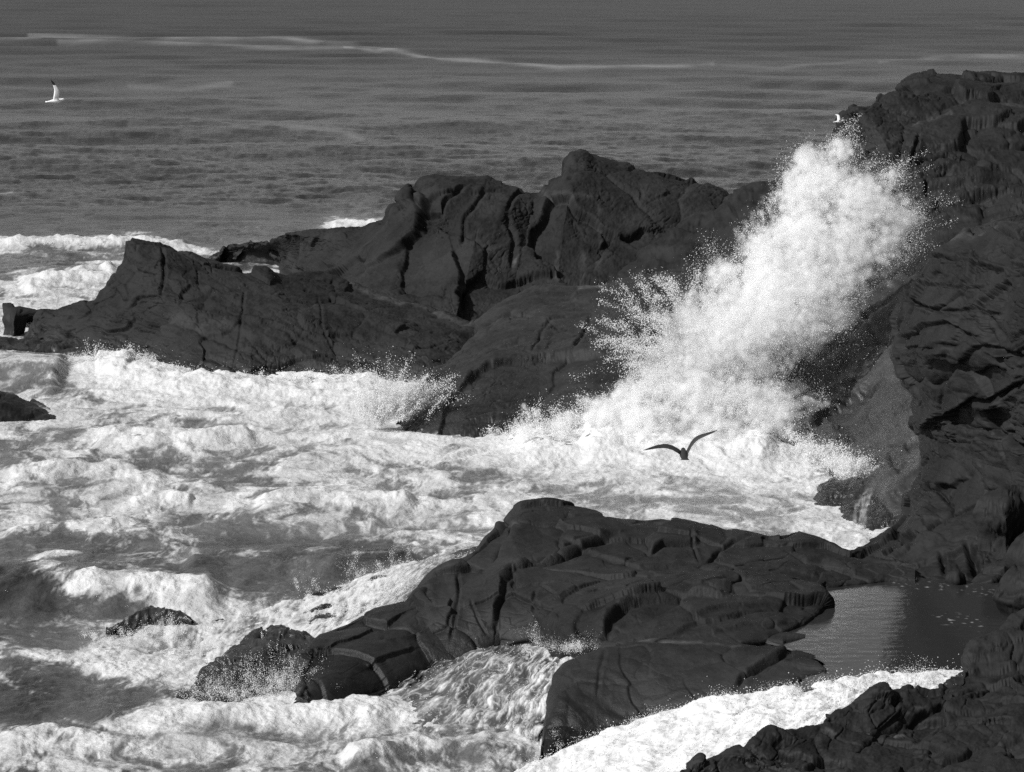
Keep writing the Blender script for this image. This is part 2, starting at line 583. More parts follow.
# B: long jagged rock at the left
B_sky = [(22, 336, 160), (24, 331, 160), (27, 322, 160), (41, 309, 160), (57, 309, 160), (72, 305, 160), (98, 303, 159), (101, 292, 158), (108, 285, 158), (113, 276, 157), (119, 268, 157), (125, 258, 157),
         (126, 241, 157), (132, 236.5, 157), (145, 242, 157), (175, 250, 157), (195, 255, 157), (220, 262, 157), (245, 271, 157), (265, 272, 157), (285, 277, 158), (300, 275, 159),
         (320, 275, 160), (350, 282, 160), (400, 300, 158), (450, 313, 155), (475, 322, 154), (490, 345, 150)]
B_base = [(15, 344, 158.5), (60, 347, 157), (100, 355, 153), (150, 362, 151), (200, 377, 146), (250, 380, 145), (330, 380, 145), (430, 385, 143.5), (495, 390, 142)]
B_mid = [(20, 338, 159), (60, 328, 157.5), (100, 330, 154.5), (150, 305, 153), (200, 320, 150), (250, 322, 149), (330, 322, 150), (430, 345, 147.5), (492, 365, 147)]
rock('jagged_rock', 'long jagged rock at the left whose sharp wedge peak slopes down to the right',
     [B_base, B_mid, lerp_rows(B_mid, B_sky, .65, by=.3), B_sky], (700, 440), M_ROCK_FAR, back=(9, 5), seed=6.0, big=0.3, bigs=0.2, block=0.22, blocks=0.3, asp=1.5, crack=0.14, cw=0.03,
     bed=0.18, beds=0.9, fine=0.07, dip=-0.5, soft=1, sk=.6, strokes=[
         ('crack', [(163, 246), (164, 275), (160, 296), (135, 300), (128, 315)], 1.8, 0.6),
         ('crack', [(164, 296), (190, 300), (215, 292)], 1.5, 0.4),
         ('crack', [(232, 372), (240, 330), (245, 290)], 1.4, 0.25), ('step', [(300, 330), (230, 312), (165, 300)], 10, .3), ('step', [(240, 300), (190, 280), (150, 262)], 9, .3), ('step', [(160, 330), (120, 318), (70, 322)], 8, .3),
         ('pale', [(170, 318), (200, 328), (225, 325)], 7, 0.06),
         ('pale', [(350, 283), (400, 301), (470, 323)], 1.5, 0.12),
         ('crack', [(345, 372), (322, 330), (318, 290)], 1.4, 0.2)])

# block at the far left and low rocks awash
rock('sea_block', 'small square-topped rock block standing in white water at the left edge',
     [[(5, 331, 163), (14, 331, 162), (24, 330, 163)], [(4, 318, 163.2), (14, 320, 162), (28, 318, 163)], [(3, 305.5, 164), (18, 304.5, 164), (42, 308, 164)]],
     (60, 60), M_ROCK_FAR, back=(4, 3), seed=9, big=.15, block=.2, blocks=.6, fine=.05, bed=.04)
rock('awash_ledge', 'low flat ledge awash at the foot of the jagged rock, left edge of the photo',
     [[(-40, 352, 154.5), (60, 354, 153.5), (130, 358, 152), (190, 364, 150)], [(-40, 342, 156), (20, 341, 157), (70, 345, 155), (130, 347, 153.5), (190, 357, 151)],
      [(-40, 337, 159), (20, 336, 159), (70, 341, 156.5), (130, 344, 155), (190, 356, 152)]],
     (230, 70), M_ROCK_MID, back=(3, 2), seed=12, big=.25, block=.3, blocks=.5, fine=.1, bed=.1)

# D: rock at the left edge
rock('surf_rock', 'dark wedge of rock cut by the left edge, surrounded by foam',
     [[(-70, 424, 131.5), (0, 423, 131.8), (64, 421, 132.5)], [(-70, 402, 132.5), (0, 403, 132.8), (40, 412, 133), (66, 420, 133)],
      [(-70, 376, 135), (-30, 380, 135), (0, 387, 135), (25, 395, 135), (45, 408, 134.6), (62, 417, 134), (68, 420, 134)]],
     (150, 90), M_ROCK_MID, back=(4, 3), seed=14, big=.25, block=.3, blocks=.4, fine=.08, bed=.1, strokes=[('pale', [(8, 392), (30, 398), (48, 410)], 1.6, .7)])

# C: rounded middle rock
C_sky = [(398, 428, 131), (404, 397, 133), (420, 379, 136), (445, 364, 139), (474, 336, 145), (474, 321, 148), (495, 306, 150), (532, 287, 152), (557, 284, 153), (595, 285, 153),
         (640, 276, 153), (700, 268, 152), (760, 290, 150), (800, 330, 146)]
C_base = [(397, 434, 129.2), (430, 439, 128), (490, 440, 127.8), (520, 440, 127.8), (600, 440, 127.8), (700, 445, 126.6), (800, 450, 126.5)]
C_mid = [(398, 432, 130), (425, 405, 131), (490, 405, 130.5), (540, 405, 131), (620, 390, 131), (700, 385, 131), (800, 400, 133)]
C_up = [(401, 412, 132), (430, 385, 135), (490, 355, 138), (540, 335, 141), (620, 322, 142), (700, 325, 142), (800, 365, 140)]
rock('domed_rock', 'smooth domed rock in the middle, with a steep wet nose where the wave breaks',
     [C_base, C_mid, C_up, C_sky], (600, 480), M_ROCK_MID, back=(10, 6), seed=21, big=0.22, bigs=0.2, block=0.14, blocks=0.28, asp=1.2, crack=0.12, cw=0.03, bed=0.04, beds=0.9, fine=0.05, dip=0.3, soft=2, sk=.6,
     strokes=[('crack', [(592, 317), (582, 337), (576, 354)], 2.2, 0.5), ('crack', [(551, 318), (540, 340), (531, 356)], 1.6, 0.35),
              ('step', [(454, 395), (470, 380), (490, 366), (530, 362), (615, 352)], 14, 0.45), ('crack', [(487, 354), (505, 347), (522, 341)], 1.8, 0.4),
              ('crack', [(474, 330), (500, 318), (515, 310)], 2, .4), ('crack', [(400, 428), (440, 420), (520, 424)], 2.5, .3),
              ('step', [(440, 438), (444, 412), (456, 396)], 10, .35), ('pale', [(578, 286), (595, 285), (606, 284)], 1.3, .25)])

# E: saddle behind the spray
E_sky = [(600, 305, 164), (620, 285, 165), (642, 257, 166), (665, 238, 167), (694, 217, 168), (720, 209, 168), (730, 203, 168), (734, 190, 168), (745, 185, 168), (760, 182, 168), (790, 184, 167), (840, 190, 165), (900, 200, 162)]
E_base = [(595, 330, 158), (700, 332, 157), (780, 330, 156), (900, 330, 150)]
rock('saddle_rock', 'stepped low rock behind the spray, joining the far headland to the tall right cliff',
     [E_base, lerp_rows(E_base, E_sky, .45, by=.8), lerp_rows(E_base, E_sky, .8, by=.5), E_sky], (280, 170), M_ROCK_FAR, back=(10, 5), seed=27, big=.3, block=.35, blocks=.3, asp=1.6, crack=.3,
     bed=.12, fine=.1, dip=.35, steps=1.4)

# F: tall far cliff on the right
F_sky = [(846, 200, 146), (854, 150, 148), (851, 125, 149), (850, 112, 150), (854, 108, 150), (877, 108, 152), (880, 107, 152), (887, 102, 153), (909, 97, 154), (911, 88, 155), (922, 82, 156), (946, 78, 157), (985, 79, 158), (1024, 78, 158),
         (1100, 77, 158), (1250, 70, 156)]
F_up = [(838, 215, 145), (850, 165, 146), (880, 135, 146.5), (920, 125, 147.5), (985, 115, 149), (1060, 120, 149), (1250, 130, 147)]
F_mid = [(838, 240, 144), (870, 205, 143.5), (920, 180, 143), (985, 170, 143), (1060, 170, 143), (1250, 180, 140)]
F_low = [(840, 275, 142), (880, 235, 141.5), (930, 212, 141), (985, 200, 141), (1060, 195, 140), (1250, 220, 136)]
F_base = [(840, 330, 137), (900, 320, 134), (960, 310, 132), (1060, 300, 130), (1250, 300, 126)]
rock('tall_cliff', 'tall far cliff at the upper right with a flat blocky top, behind the spray',
     [F_base, F_low, F_mid, F_up, F_sky], (700, 560), M_ROCK_CLIFF, cat='cliff', back=(20, 10), seed=33, big=.2, bigs=.18, block=.5, blocks=.34, asp=2.2, crack=.45, foct=5, fgain=.6, soft=2, cw=.035, bed=.12, beds=.9, fine=.09, dip=.12, sk=.8,
     strokes=[('crack', [(919, 136), (914, 150), (910, 166)], 1.6, .9), ('crack', [(918, 163), (930, 159), (950, 154)], 1.7, .9), ('crack', [(935, 173), (955, 166)], 1.5, .6),
              ('crack', [(880, 196), (925, 195), (978, 186), (1040, 179)], 4, .5), ('step', [(1100, 212), (1024, 206), (960, 209), (925, 216)], 9, .6),
              ('pale', [(912, 125), (930, 119), (950, 114)], 2.5, .12), ('pale', [(1000, 104), (1024, 106)], 2.5, .1)])

# H: wet slope behind the plume
H_sky = [(715, 350, 140), (770, 330, 140.5), (800, 310, 142), (855, 290, 140), (890, 272, 139), (925, 258, 138), (960, 250, 136), (1000, 250, 132)]
H_base = [(715, 436, 127), (770, 438, 125.6), (800, 448, 124), (850, 480, 117.5), (890, 530, 108), (930, 545, 104), (1000, 550, 100)]
H_mid = [(715, 402, 130), (770, 398, 129), (800, 402, 128.4), (850, 415, 125.5), (890, 430, 119), (935, 430, 116), (1000, 430, 112)]
rock('wet_slope', 'smooth wet rock slope with its mist veil put into the rock colour below the spray, left of the near cliff',
     [H_base, H_mid, lerp_rows(H_mid, H_sky, .55, by=1.0), H_sky], (230, 270), M_ROCK_MIST_TINT, back=(6, 4), seed=41, big=.3, bigs=.22, block=.3, blocks=.4, crack=.2, cw=.03, bed=.1, beds=.7, fine=.1, dip=.5, soft=2,
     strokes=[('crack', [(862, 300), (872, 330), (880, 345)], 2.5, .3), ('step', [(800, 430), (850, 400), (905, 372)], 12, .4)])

# I: water-washed boulder
I_sky = [(815, 500, 113.5), (822, 486, 114.5), (831, 482, 115), (843, 478, 115.5), (860, 473, 116), (872, 468, 116), (900, 462, 115.5), (935, 452, 114), (960, 450, 112)]
I_base = [(814, 508, 112.3), (843, 520, 109.8), (856, 530, 107.8), (870, 536, 106.6), (890, 542, 105.5), (920, 546, 104.5), (960, 548, 104)]
rock('washed_boulder', 'dark boulder at the foot of the near cliff with white water streaming down its side',
     [I_base, lerp_rows(I_base, I_sky, .45, by=.7), I_sky], (280, 200), M_ROCK_MUSSEL, cat='boulder', back=(4, 3), seed=47, big=.22, bigs=.4, block=.14, blocks=.7, fine=.1, bed=.0, crack=.1,
     strokes=[('pale', [(932 - 2 * k, 459 + k * 1.5), (905 - 4 * k, 470 + 2 * k), (880 - 3.5 * k, 482 + 3 * k), (866 - 2 * k + (k % 3) * 3, 500 + 3 * k), (862 - k + (k % 2) * 4, 518 + 2 * k)], 1.1 + .4 * (k % 2), .55 + .3 * ((k * 7) % 3) / 2) for k in range(8)])

# G: near cliff on the right.  rows run down from the top; row 0 is the hidden far flank
G_edge = [(1010, 222, 101), (992, 227, 101), (970, 234, 101), (938, 250, 101), (923, 270, 101), (909, 292, 101), (898, 314, 101), (895, 339, 101), (894, 354, 101), (901, 379, 100.5), (916, 397, 100), (921, 415, 99.5),
          (928, 444, 99), (930, 459, 98.5), (925, 481, 98), (909, 499, 98), (909, 517, 97.5), (898, 535, 97), (868, 553, 95.5), (850, 560, 94.5)]
G_back = [(1060, 215, 114), (1040, 225, 114), (1010, 240, 114), (985, 262, 113), (965, 282, 112), (950, 305, 112), (940, 330, 112), (935, 350, 111), (936, 380, 110), (942, 410, 109), (950, 440, 108), (950, 470, 107), (935, 500, 106), (920, 525, 104), (890, 548, 101), (862, 552, 98)]
G_a = [(1024, 226, 98), (1000, 240, 97), (960, 262, 97.5), (935, 300, 97), (925, 340, 96.5), (928, 375, 97), (945, 410, 97), (952, 450, 96.5), (955, 490, 95.5), (945, 520, 94.5), (915, 555, 92.5), (885, 574, 90.6)]
G_b = [(1050, 236, 93), (1020, 270, 92.5), (1000, 320, 92), (995, 370, 92.5), (1005, 420, 93.5), (1010, 470, 93), (1005, 520, 92), (985, 560, 90.5), (955, 584, 89.2)]
G_c = [(1110, 240, 87), (1090, 300, 86), (1075, 360, 86), (1070, 420, 87.5), (1075, 480, 88), (1068, 530, 87.5), (1050, 575, 87), (1020, 600, 86.6)]
G_d = [(1280, 250, 76), (1270, 360, 74), (1260, 480, 75), (1250, 560, 76), (1230, 640, 77)]


def cliff_G():
    nu, nv = 640, 640
    R = np.array([P(*resample(r, nu).T) for r in (G_back, G_edge, G_a, G_b, G_c, G_d)])
    for r in R: r[-1, 2] = min(r[-1, 2], 1.9)
    V = catmull(R, nv)
    # cap row running back from the top edge so that the cliff has a top
    top = V[:, :1].repeat(30, 1).copy()
    t = np.linspace(1, 0.03, 30)[None, :, None]
    top = top + t * np.array([4.5, 12, -0.7])
    V = np.concatenate([top, V], 1)
    V, pale = rock_shape(V, seed=55, big=.22, bigs=.28, block=.4, blocks=.42, asp=2.0, crack=.4, cw=.022, bed=.08, beds=1.6, fine=.06, dip=.12, sk=.95, facet=.6, strokes=[
        ('crack', [(920, 256), (964, 262), (992, 267), (1040, 270)], 1.6, .45), ('crack', [(908, 280), (960, 287), (985, 288)], 1.3, .3),
        ('crack', [(904, 298), (932, 310), (939, 308), (974, 282)], 1.8, .5), ('crack', [(940, 311), (974, 310), (1000, 312)], 1.3, .3),
        ('crack', [(988, 231), (1020, 240), (1040, 244)], 2.2, .5), ('step', [(893, 338), (949, 322), (978, 334)], 8, .3), ('crack', [(893, 349), (960, 346)], 1.6, .3),
        ('crack', [(974, 396), (992, 400), (1024, 383)], 2.4, .6), ('crack', [(985, 345), (1024, 360)], 3, .6), ('step', [(925, 432), (950, 412), (976, 394)], 12, .5),
        ('crack', [(1000, 420), (1010, 440), (1030, 452)], 3, .7), ('crack', [(940, 552), (944, 566)], 2.5, .4), ('crack', [(968, 545), (976, 572)], 4, .6),
        ('bulge', [(930, 520), (920, 535)], 10, .25), ('pale', [(940, 244), (975, 236), (1000, 228)], 5, .12), ('pale', [(960, 240), (992, 231), (1024, 226)], 3, .12)])
    n_v, n_u = V.shape[:2]
    tag(link_mesh('near_cliff', V.reshape(-1, 3), grid_faces(n_v, n_u), M_ROCK_CLIFF, {'pale': pale}),
        'near dark layered cliff at the right edge, overhanging the still pool', 'cliff')


cliff_G()

# J: front ridge
ZP = 2.2


def Z(pts):
    return [(a, b, float(W(a, b, zz)[1])) for a, b, zz in pts]


J_sky = Z([(294, 702, .0), (303, 690, .4), (305, 660, .7), (310, 645, .9), (319, 635, 1.0), (345, 624, 1.1), (375, 609, 1.3), (405, 602, 1.5), (413, 590, 1.7), (435, 572, 2.1), (478, 551, 2.6), (487, 540, 2.8), (499, 532, 2.95), (504, 521, 3.2), (521, 508, 3.45), (547, 504.5, 3.5),
           (568, 508, 3.45), (606, 517, 3.3), (649, 524, 3.15), (701, 529.5, 3.05), (743, 533.5, 3.0), (772, 537, 2.9), (786, 536, 2.9), (800, 530.5, 3.0), (819, 539, 2.85), (842, 551, 2.7), (866, 556, 2.6), (885, 560, 2.6), (915, 564, 2.6)])
J_base = Z([(294, 708, -.1), (306, 706, .1), (345, 703, .0), (390, 692, .0), (430, 672, .2), (470, 652, .7), (500, 636, 1.1), (540, 632, 1.4), (570, 642, 1.6), (600, 648, 1.8), (650, 650, 2.1), (720, 646, 2.25), (770, 636, 2.3), (806, 622, 2.3), (826, 606, 2.3), (815, 595, 2.3),
            (826, 585, 2.3), (860, 582, 2.3), (885, 579, 2.3), (915, 580, 2.3)])
J_mid = Z([(294, 706, 0.), (305, 690, .5), (340, 672, .7), (380, 657, .8), (430, 630, 1.2), (470, 612, 1.7), (510, 600, 2.0), (550, 605, 2.1), (590, 608, 2.3), (640, 604, 2.5), (700, 600, 2.55), (760, 600, 2.55), (800, 590, 2.5), (820, 580, 2.45), (835, 574, 2.45), (862, 571, 2.45), (885, 570, 2.45), (915, 574, 2.4)])
J_up = Z([(294, 704, 0.), (304, 675, .6), (330, 645, .9), (375, 626, 1.2), (420, 600, 1.6), (470, 573, 2.2), (515, 545, 2.9), (550, 545, 2.9), (600, 555, 2.75), (650, 556, 2.75), (700, 556, 2.7), (760, 558, 2.65), (810, 556, 2.65), (840, 562, 2.55), (862, 563, 2.5), (885, 564, 2.55), (915, 568, 2.5)])
rock('front_ridge', 'long smooth dark rock ridge across the foreground, highest at its rounded left hump',
     [J_base, J_mid, J_up, J_sky], (950, 860), M_ROCK_NEAR, back=(7, 4), foot=1.2, seed=63, big=.1, bigs=.3, block=.2, blocks=.42, asp=1.3, crack=.2, cw=.025, bed=.04, beds=1.1, fine=.018, foct=3, fgain=.5, dip=-.25, soft=1, sk=.75,
     strokes=[('step', [(495, 628), (497, 609), (503, 596), (504, 581), (517, 570), (530, 566), (551, 562), (572, 555), (600, 544), (618, 537)], 16, .3),
              ('crack', [(495, 628), (497, 609), (503, 596), (504, 581), (517, 570), (530, 566), (551, 562), (572, 555), (600, 544), (618, 537)], 2.4, .36),
              ('crack', [(457, 568), (457, 599), (453, 621), (450, 642)], 1.8, .25), ('step', [(378, 640), (409, 634), (436, 622)], 9, -.22), ('step', [(366, 668), (392, 655), (415, 648)], 9, .14),
              ('crack', [(537, 594), (532, 614)], 1.6, .22), ('crack', [(541, 587), (556, 596)], 1.4, .15), ('crack', [(470, 600), (478, 620), (486, 634)], 1.4, .14),
              ('step', [(603, 636), (608, 624), (622, 611), (640, 604), (682, 599), (735, 603)], 20, .36), ('crack', [(603, 634), (612, 620), (634, 606), (660, 600), (690, 598)], 2.6, .3),
              ('crack', [(649, 556), (663, 546), (701, 544)], 2.2, .3), ('step', [(649, 556), (663, 546), (701, 543)], 10, .2), ('crack', [(706, 562), (715, 553), (735, 541), (752, 537)], 1.8, .25),
              ('crack', [(722, 582), (748, 584)], 2.2, .25), ('step', [(667, 632), (701, 617), (724, 610), (770, 606), (806, 608)], 14, .15), ('step', [(700, 632), (740, 624), (790, 622)], 12, .12),
              ('step', [(690, 590), (740, 590), (800, 594)], 13, .12), ('step', [(740, 566), (790, 568), (822, 574)], 13, .12), ('crack', [(786, 552), (806, 562), (826, 560)], 2, .25),
              ('step', [(560, 540), (600, 560), (640, 570), (690, 568)], 12, .2), ('crack', [(690, 534), (694, 548), (699, 560)], 1.5, .18),
              ('bulge', [(515, 528), (528, 520)], 9, .12), ('pale', [(512, 523), (517, 528)], 3, .16)])

# K: mussel-crusted boulder left of the ridge
rock('crusted_boulder', 'small black boulder crusted with mussels at the left tip of the foreground ridge',
     [[(182, 716, 81.6), (200, 713, 82), (250, 702, 83), (300, 700, 83.3), (330, 700, 83.4)], [(181, 706, 82.2), (200, 694, 83.2), (250, 668, 84.4), (300, 665, 84.8), (330, 668, 84.8)],
      [(180, 712, 82.4), (186, 695, 83.4), (205, 672, 85), (228, 649, 86.3), (252, 632, 87.4), (275, 627, 87.8), (300, 632, 87.6), (325, 642, 87)]],
     (220, 130), M_ROCK_MUSSEL, cat='boulder', back=(3, 2), foot=1.0, seed=71, big=.16, bigs=.6, block=.16, blocks=1.3, asp=1, crack=.08, bed=0, fine=.1, soft=0, pits=.05)

# L: lower front lobe
L_sky = Z([(540, 764, 0.0), (548, 700, .8), (555, 674, 1.3), (564, 662, 1.7), (585, 652, 2.0), (605, 645, 2.2), (650, 638, 2.35), (701, 638, 2.4), (740, 643, 2.35), (767, 649, 2.3), (800, 656, 2.3), (818, 662, 2.25), (826, 669, 2.2)])
L_base = Z([(537, 772, -.2), (545, 764, 0), (560, 748, .2), (600, 737, .4), (650, 717, .9), (700, 702, 1.4), (750, 692, 1.8), (790, 683, 2.0), (826, 674, 2.1)])
L_mid = Z([(538, 768, -.1), (547, 728, .6), (560, 700, 1.2), (605, 684, 1.5), (650, 672, 1.85), (700, 666, 2.05), (750, 668, 2.1), (790, 669, 2.15), (826, 672, 2.15)])
rock('rounded_lobe', 'lower rounded rock lobe under the ridge, between the cascade and the white stream',
     [L_base, L_mid, lerp_rows(L_mid, L_sky, .6, by=.25), L_sky], (500, 480), M_ROCK_NEAR, back=(3, 2), foot=1.5, seed=79, big=.07, bigs=.4, block=.06, blocks=.5, crack=.04, bed=.035, beds=1.4, fine=.018, foct=3, fgain=.5, dip=-.2, soft=2, sk=1.0,
     strokes=[('crack', [(735, 686), (743, 678), (767, 664), (790, 654)], 2.4, .3), ('step', [(743, 678), (767, 664), (790, 653)], 9, .16), ('crack', [(598, 700), (600, 670), (605, 650)], 2, .08),
              ('pale', [(640, 640), (670, 641), (700, 640)], 2.0, .22), ('pale', [(700, 641), (740, 645)], 1.4, .12)])

# little flat rocks in the pool
for (a, b, rx, ry, sd, lb) in ((783, 636, 22, 5, 3, 'thin flat rock tongue in the still pool, farther of the two'), (793, 656, 22, 6, 5, 'flat round-ended rock slab in the pool just above the white stream')):
    y0 = W(a, b, ZP)[1]
    rock('pool_slab', lb, [[(a - rx, b + ry * .5, y0 - .3), (a, b + ry, y0 - .9), (a + rx, b + ry * .3, y0 - .2)], [(a - rx, b, y0 - .05), (a, b + ry * .3, y0 - .5), (a + rx, b, y0)],
                           [(a - rx, b - ry * .5, y0 + .4), (a, b - ry, y0 + .9), (a + rx * 1.02, b - ry * .3, y0 + .2)]], (60, 30), M_ROCK_NEAR, back=(.8, .4), foot=.6, group=None,
         seed=80 + sd, big=.04, block=.05, blocks=1.2, crack=.02, bed=.02, fine=.02)

# O: bottom right rock
O_sky = [(660, 790, 69.6), (683, 771, 70), (714, 757.6, 70.6), (750.6, 744, 71.2), (764, 736, 71.5), (784, 731, 71.8), (823, 724, 72.2), (828, 715.6, 72.5), (848, 707, 72.8), (856, 709, 72.9), (863, 700, 73.1), (881.6, 690, 73.4), (908, 685, 73.8),
         (929, 690, 74), (942, 684, 74.2), (958, 680, 74.5), (962, 667, 75.2), (969, 653, 76), (992, 640, 77), (1024, 618, 78), (1100, 580, 79.5), (1250, 560, 80)]
O_base = [(640, 900, 60), (760, 900, 60), (900, 900, 60), (1060, 900, 60), (1260, 900, 60)]
O_mid = [(655, 820, 67.4), (720, 800, 68), (790, 790, 68), (860, 775, 68.5), (930, 765, 69), (1010, 750, 69), (1110, 740, 69), (1260, 730, 68)]
O_up = [(658, 805, 68.6), (700, 785, 69.4), (760, 762, 70.2), (830, 748, 70.8), (870, 728, 71.6), (930, 720, 72.4), (975, 700, 73.2), (1030, 675, 74), (1100, 650, 74), (1250, 640, 73)]
rock('foreground_rock', 'rough dark rock filling the bottom right corner, below the white stream',
     [O_base, O_mid, O_up, O_sky], (760, 620), M_ROCK_CLIFF, back=(1.2, 2.5), seed=91, big=.22, bigs=.4, block=.3, blocks=.7, asp=1.3, crack=.12, cw=.05, bed=.08, beds=1.5, fine=.07, dip=.35,
     strokes=[('crack', [(905, 720), (950, 702), (985, 688), (1024, 668)], 3, .35), ('crack', [(868, 734), (905, 720)], 3, .3), ('pale', [(890, 732), (902, 731)], 2, .25), ('pale', [(826, 735), (836, 738)], 1.6, .2),
              ('pale', [(915, 706), (928, 707)], 1.6, .12)])

# boulders piled at the right
for (x0, x1, yt, yb, Y, sd, lb) in ((994, 1062, 566, 626, 83.5, 2, 'big rounded boulder at the right edge, standing in the dark corner of the pool'),
                                    (972, 1040, 486, 540, 88.5, 4, 'pale-topped boulder lodged on the near cliff above the pool'),
                                    (1008, 1080, 524, 596, 86.5, 8, 'tall leaning boulder against the right edge, behind the rounded pool boulder'),
                                    (946, 968, 570, 590, 88.6, 6, 'small boulder at the back edge of the pool under the cliff')):
    w = x1 - x0; h = yb - yt; m = (x0 + x1) / 2; dm = w * Y / FPX
    rock('boulder', lb, [[(x0 + .12 * w, yb - .05 * h, Y), (m, yb, Y - .25 * dm), (x1 - .1 * w, yb, Y)], [(x0, yb - .5 * h, Y), (m, yb - .45 * h, Y - .5 * dm), (x1, yb - .5 * h, Y)],
                         [(x0 + .1 * w, yt + .2 * h, Y + .1 * dm), (m, yt + .2 * h, Y - .25 * dm), (x1 - .08 * w, yt + .2 * h, Y)], [(x0 + .3 * w, yt + .03 * h, Y + .3 * dm), (m, yt, Y + .3 * dm), (x1 - .2 * w, yt + .04 * h, Y + .3 * dm)]],
         (110, 100), M_ROCK_CLIFF, cat='boulder', back=(.8 * dm, 1), foot=.4, seed=100 + sd, big=.16, bigs=.5, block=.2, blocks=.8, crack=.06, bed=.04, fine=.05)

# dark rocks showing through the wash at the left
for (pts, zt, sd, lb) in (([(106, 630), (118, 625), (138, 612), (150, 607), (166, 609), (182, 613), (192, 621)], .45, 3, 'dark rock hump breaking through the wash in front of the curling wave'),):
    n = len(pts)
    sky = Z([(a, b, zt * math.sin(math.pi * (k + .35) / (n - .3)) ** .7 + .05) for k, (a, b) in enumerate(pts)])
    bs = Z([(a, b + 5 + 17 * math.sin(math.pi * k / (n - 1)), -.1) for k, (a, b) in enumerate(pts)])
    rock('wash_rock', lb, [bs, lerp_rows(bs, sky, .6, by=.15), sky], (170, 90), M_ROCK_MUSSEL, back=(2.6, 1), foot=.5, seed=120 + sd, big=.1, bigs=.6, block=.12, blocks=1.1, crack=.06, bed=0, fine=.08,
         strokes=[('pale', [(128 + 9 * k, 618 - 1.5 * k + .45 * k * k), (125 + 9 * k, 627), (121 + 9 * k, 640)], 1.0 + .7 * (k % 3), 1.0) for k in range(7)])


# ------------------------------------------------------------------ sea
def geometric(a, b, n, g=1.12):
    w = g ** np.arange(n); s = np.cumsum(w) / w.sum()
    return a + (b - a) * s


cols = np.r_[geometric(-60, -2600, 60)[::-1], np.arange(-60, 1085, 1.0), geometric(1084, 3600, 60)]
rws = np.r_[[-59.6, -59.3, -59, -58.6, -58.2, -57.6, -57, -56], np.arange(-55, -4, 1.0), np.arange(-4, 790, 0.72), geometric(789.5, 1500, 50)]
PX, PY = np.meshgrid(cols, rws)
S = W(PX, PY, 0.0)
X, Yw = S[..., 0], S[..., 1]

CTRL = []
for yy in (-50, 0, 50, 100, 150, 190, 215):
    for xx in (-400, 0, 150, 300, 450, 600, 800, 1000, 1400):
        CTRL.append((xx, yy, 0.02, 0.0, 0.0))
CTRL += [(0, 228, .05, .05, .1), (100, 222, .05, .05, .1), (200, 228, .1, .1, .2), (0, 245, .75, .4, .4), (120, 243, .6, .4, .4), (0, 262, .3, .25, .4), (60, 262, .35, .3, .5), (40, 280, .7, .5, .6), (100, 275, .7, .5, .6), (0, 295, .75, .5, .6),
         (70, 297, .8, .6, .6), (-100, 270, .5, .4, .5), (-300, 300, .5, .4, .5), (235, 262, .55, .4, .3), (260, 266, .45, .4, .2), (282, 272, .95, .7, .3), (350, 225, .5, .3, .3), (300, 225, .2, .2, .2),
         (0, 335, .8, .6, .5), (-100, 360, .6, .6, .3), (20, 368, .55, .65, .1), (60, 372, .6, .7, .2), (100, 375, .97, .8, .8), (150, 375, .97, .8, .9), (200, 392, .97, .85, .9), (300, 388, .97, .85, .9), (380, 395, .97, .85, .8),
         (395, 415, .9, .8, .6), (440, 445, .9, .8, .6), (60, 440, .6, .6, .5), (150, 430, .8, .7, .7), (250, 430, .8, .7, .7), (350, 425, .85, .75, .7), (20, 425, .85, .6, .5),
         (50, 470, .55, .6, .5), (150, 475, .62, .6, .6), (250, 475, .62, .6, .6), (350, 480, .68, .65, .6), (450, 490, .72, .7, .6), (550, 465, .9, .85, .7), (650, 460, .9, .85, .6), (750, 470, .93, .9, .6), (820, 490, .93, .9, .6), (850, 520, .85, .85, .4),
         (870, 545, .9, .85, .4), (700, 505, .6, .85, .25), (620, 495, .65, .75, .4), (780, 515, .65, .85, .3), (560, 490, .7, .7, .5), (0, 510, .75, .65, .5), (100, 520, .7, .65, .5), (200, 520, .62, .55, .5), (300, 520, .66, .58, .5), (400, 520, .68, .6, .6),
         (470, 530, .75, .7, .5), (0, 555, .3, .35, .4), (60, 552, .35, .35, .4), (150, 548, .4, .35, .5), (230, 556, .3, .3, .4), (300, 556, .22, .28, .4), (360, 560, .22, .28, .4), (200, 578, .25, .3, .4), (290, 580, .3, .35, .3),
         (150, 626, .95, .8, .4), (112, 634, .8, .6, .4), (188, 612, .9, .7, .4), (135, 606, .5, .5, .3), (30, 600, .06, .12, .3), (0, 610, .06, .12, .3), (120, 607, .12, .15, .3), (-200, 600, .2, .2, .4), (0, 635, .45, .45, .4), (60, 640, .5, .5, .4), (120, 655, .8, .6, .4), (170, 660, .9, .7, .4),
         (0, 668, .35, .3, .4), (50, 680, .2, .2, .4), (130, 690, .35, .3, .4), (170, 698, .7, .5, .4), (0, 705, .15, .15, .4), (80, 705, .2, .2, .4), (0, 740, .6, .4, .4), (60, 730, .5, .4, .4), (120, 740, .6, .45, .4), (200, 735, .65, .5, .5),
         (280, 705, .95, .8, .6), (250, 745, .5, .4, .4), (350, 725, .75, .6, .5), (400, 740, .6, .5, .4), (450, 765, .5, .45, .4), (330, 765, .5, .45, .4), (520, 765, .6, .5, .4), (200, 790, .5, .4, .4), (-200, 740, .4, .3, .4), (500, 900, .3, .2, .3)]
CT = np.array(CTRL, F4)


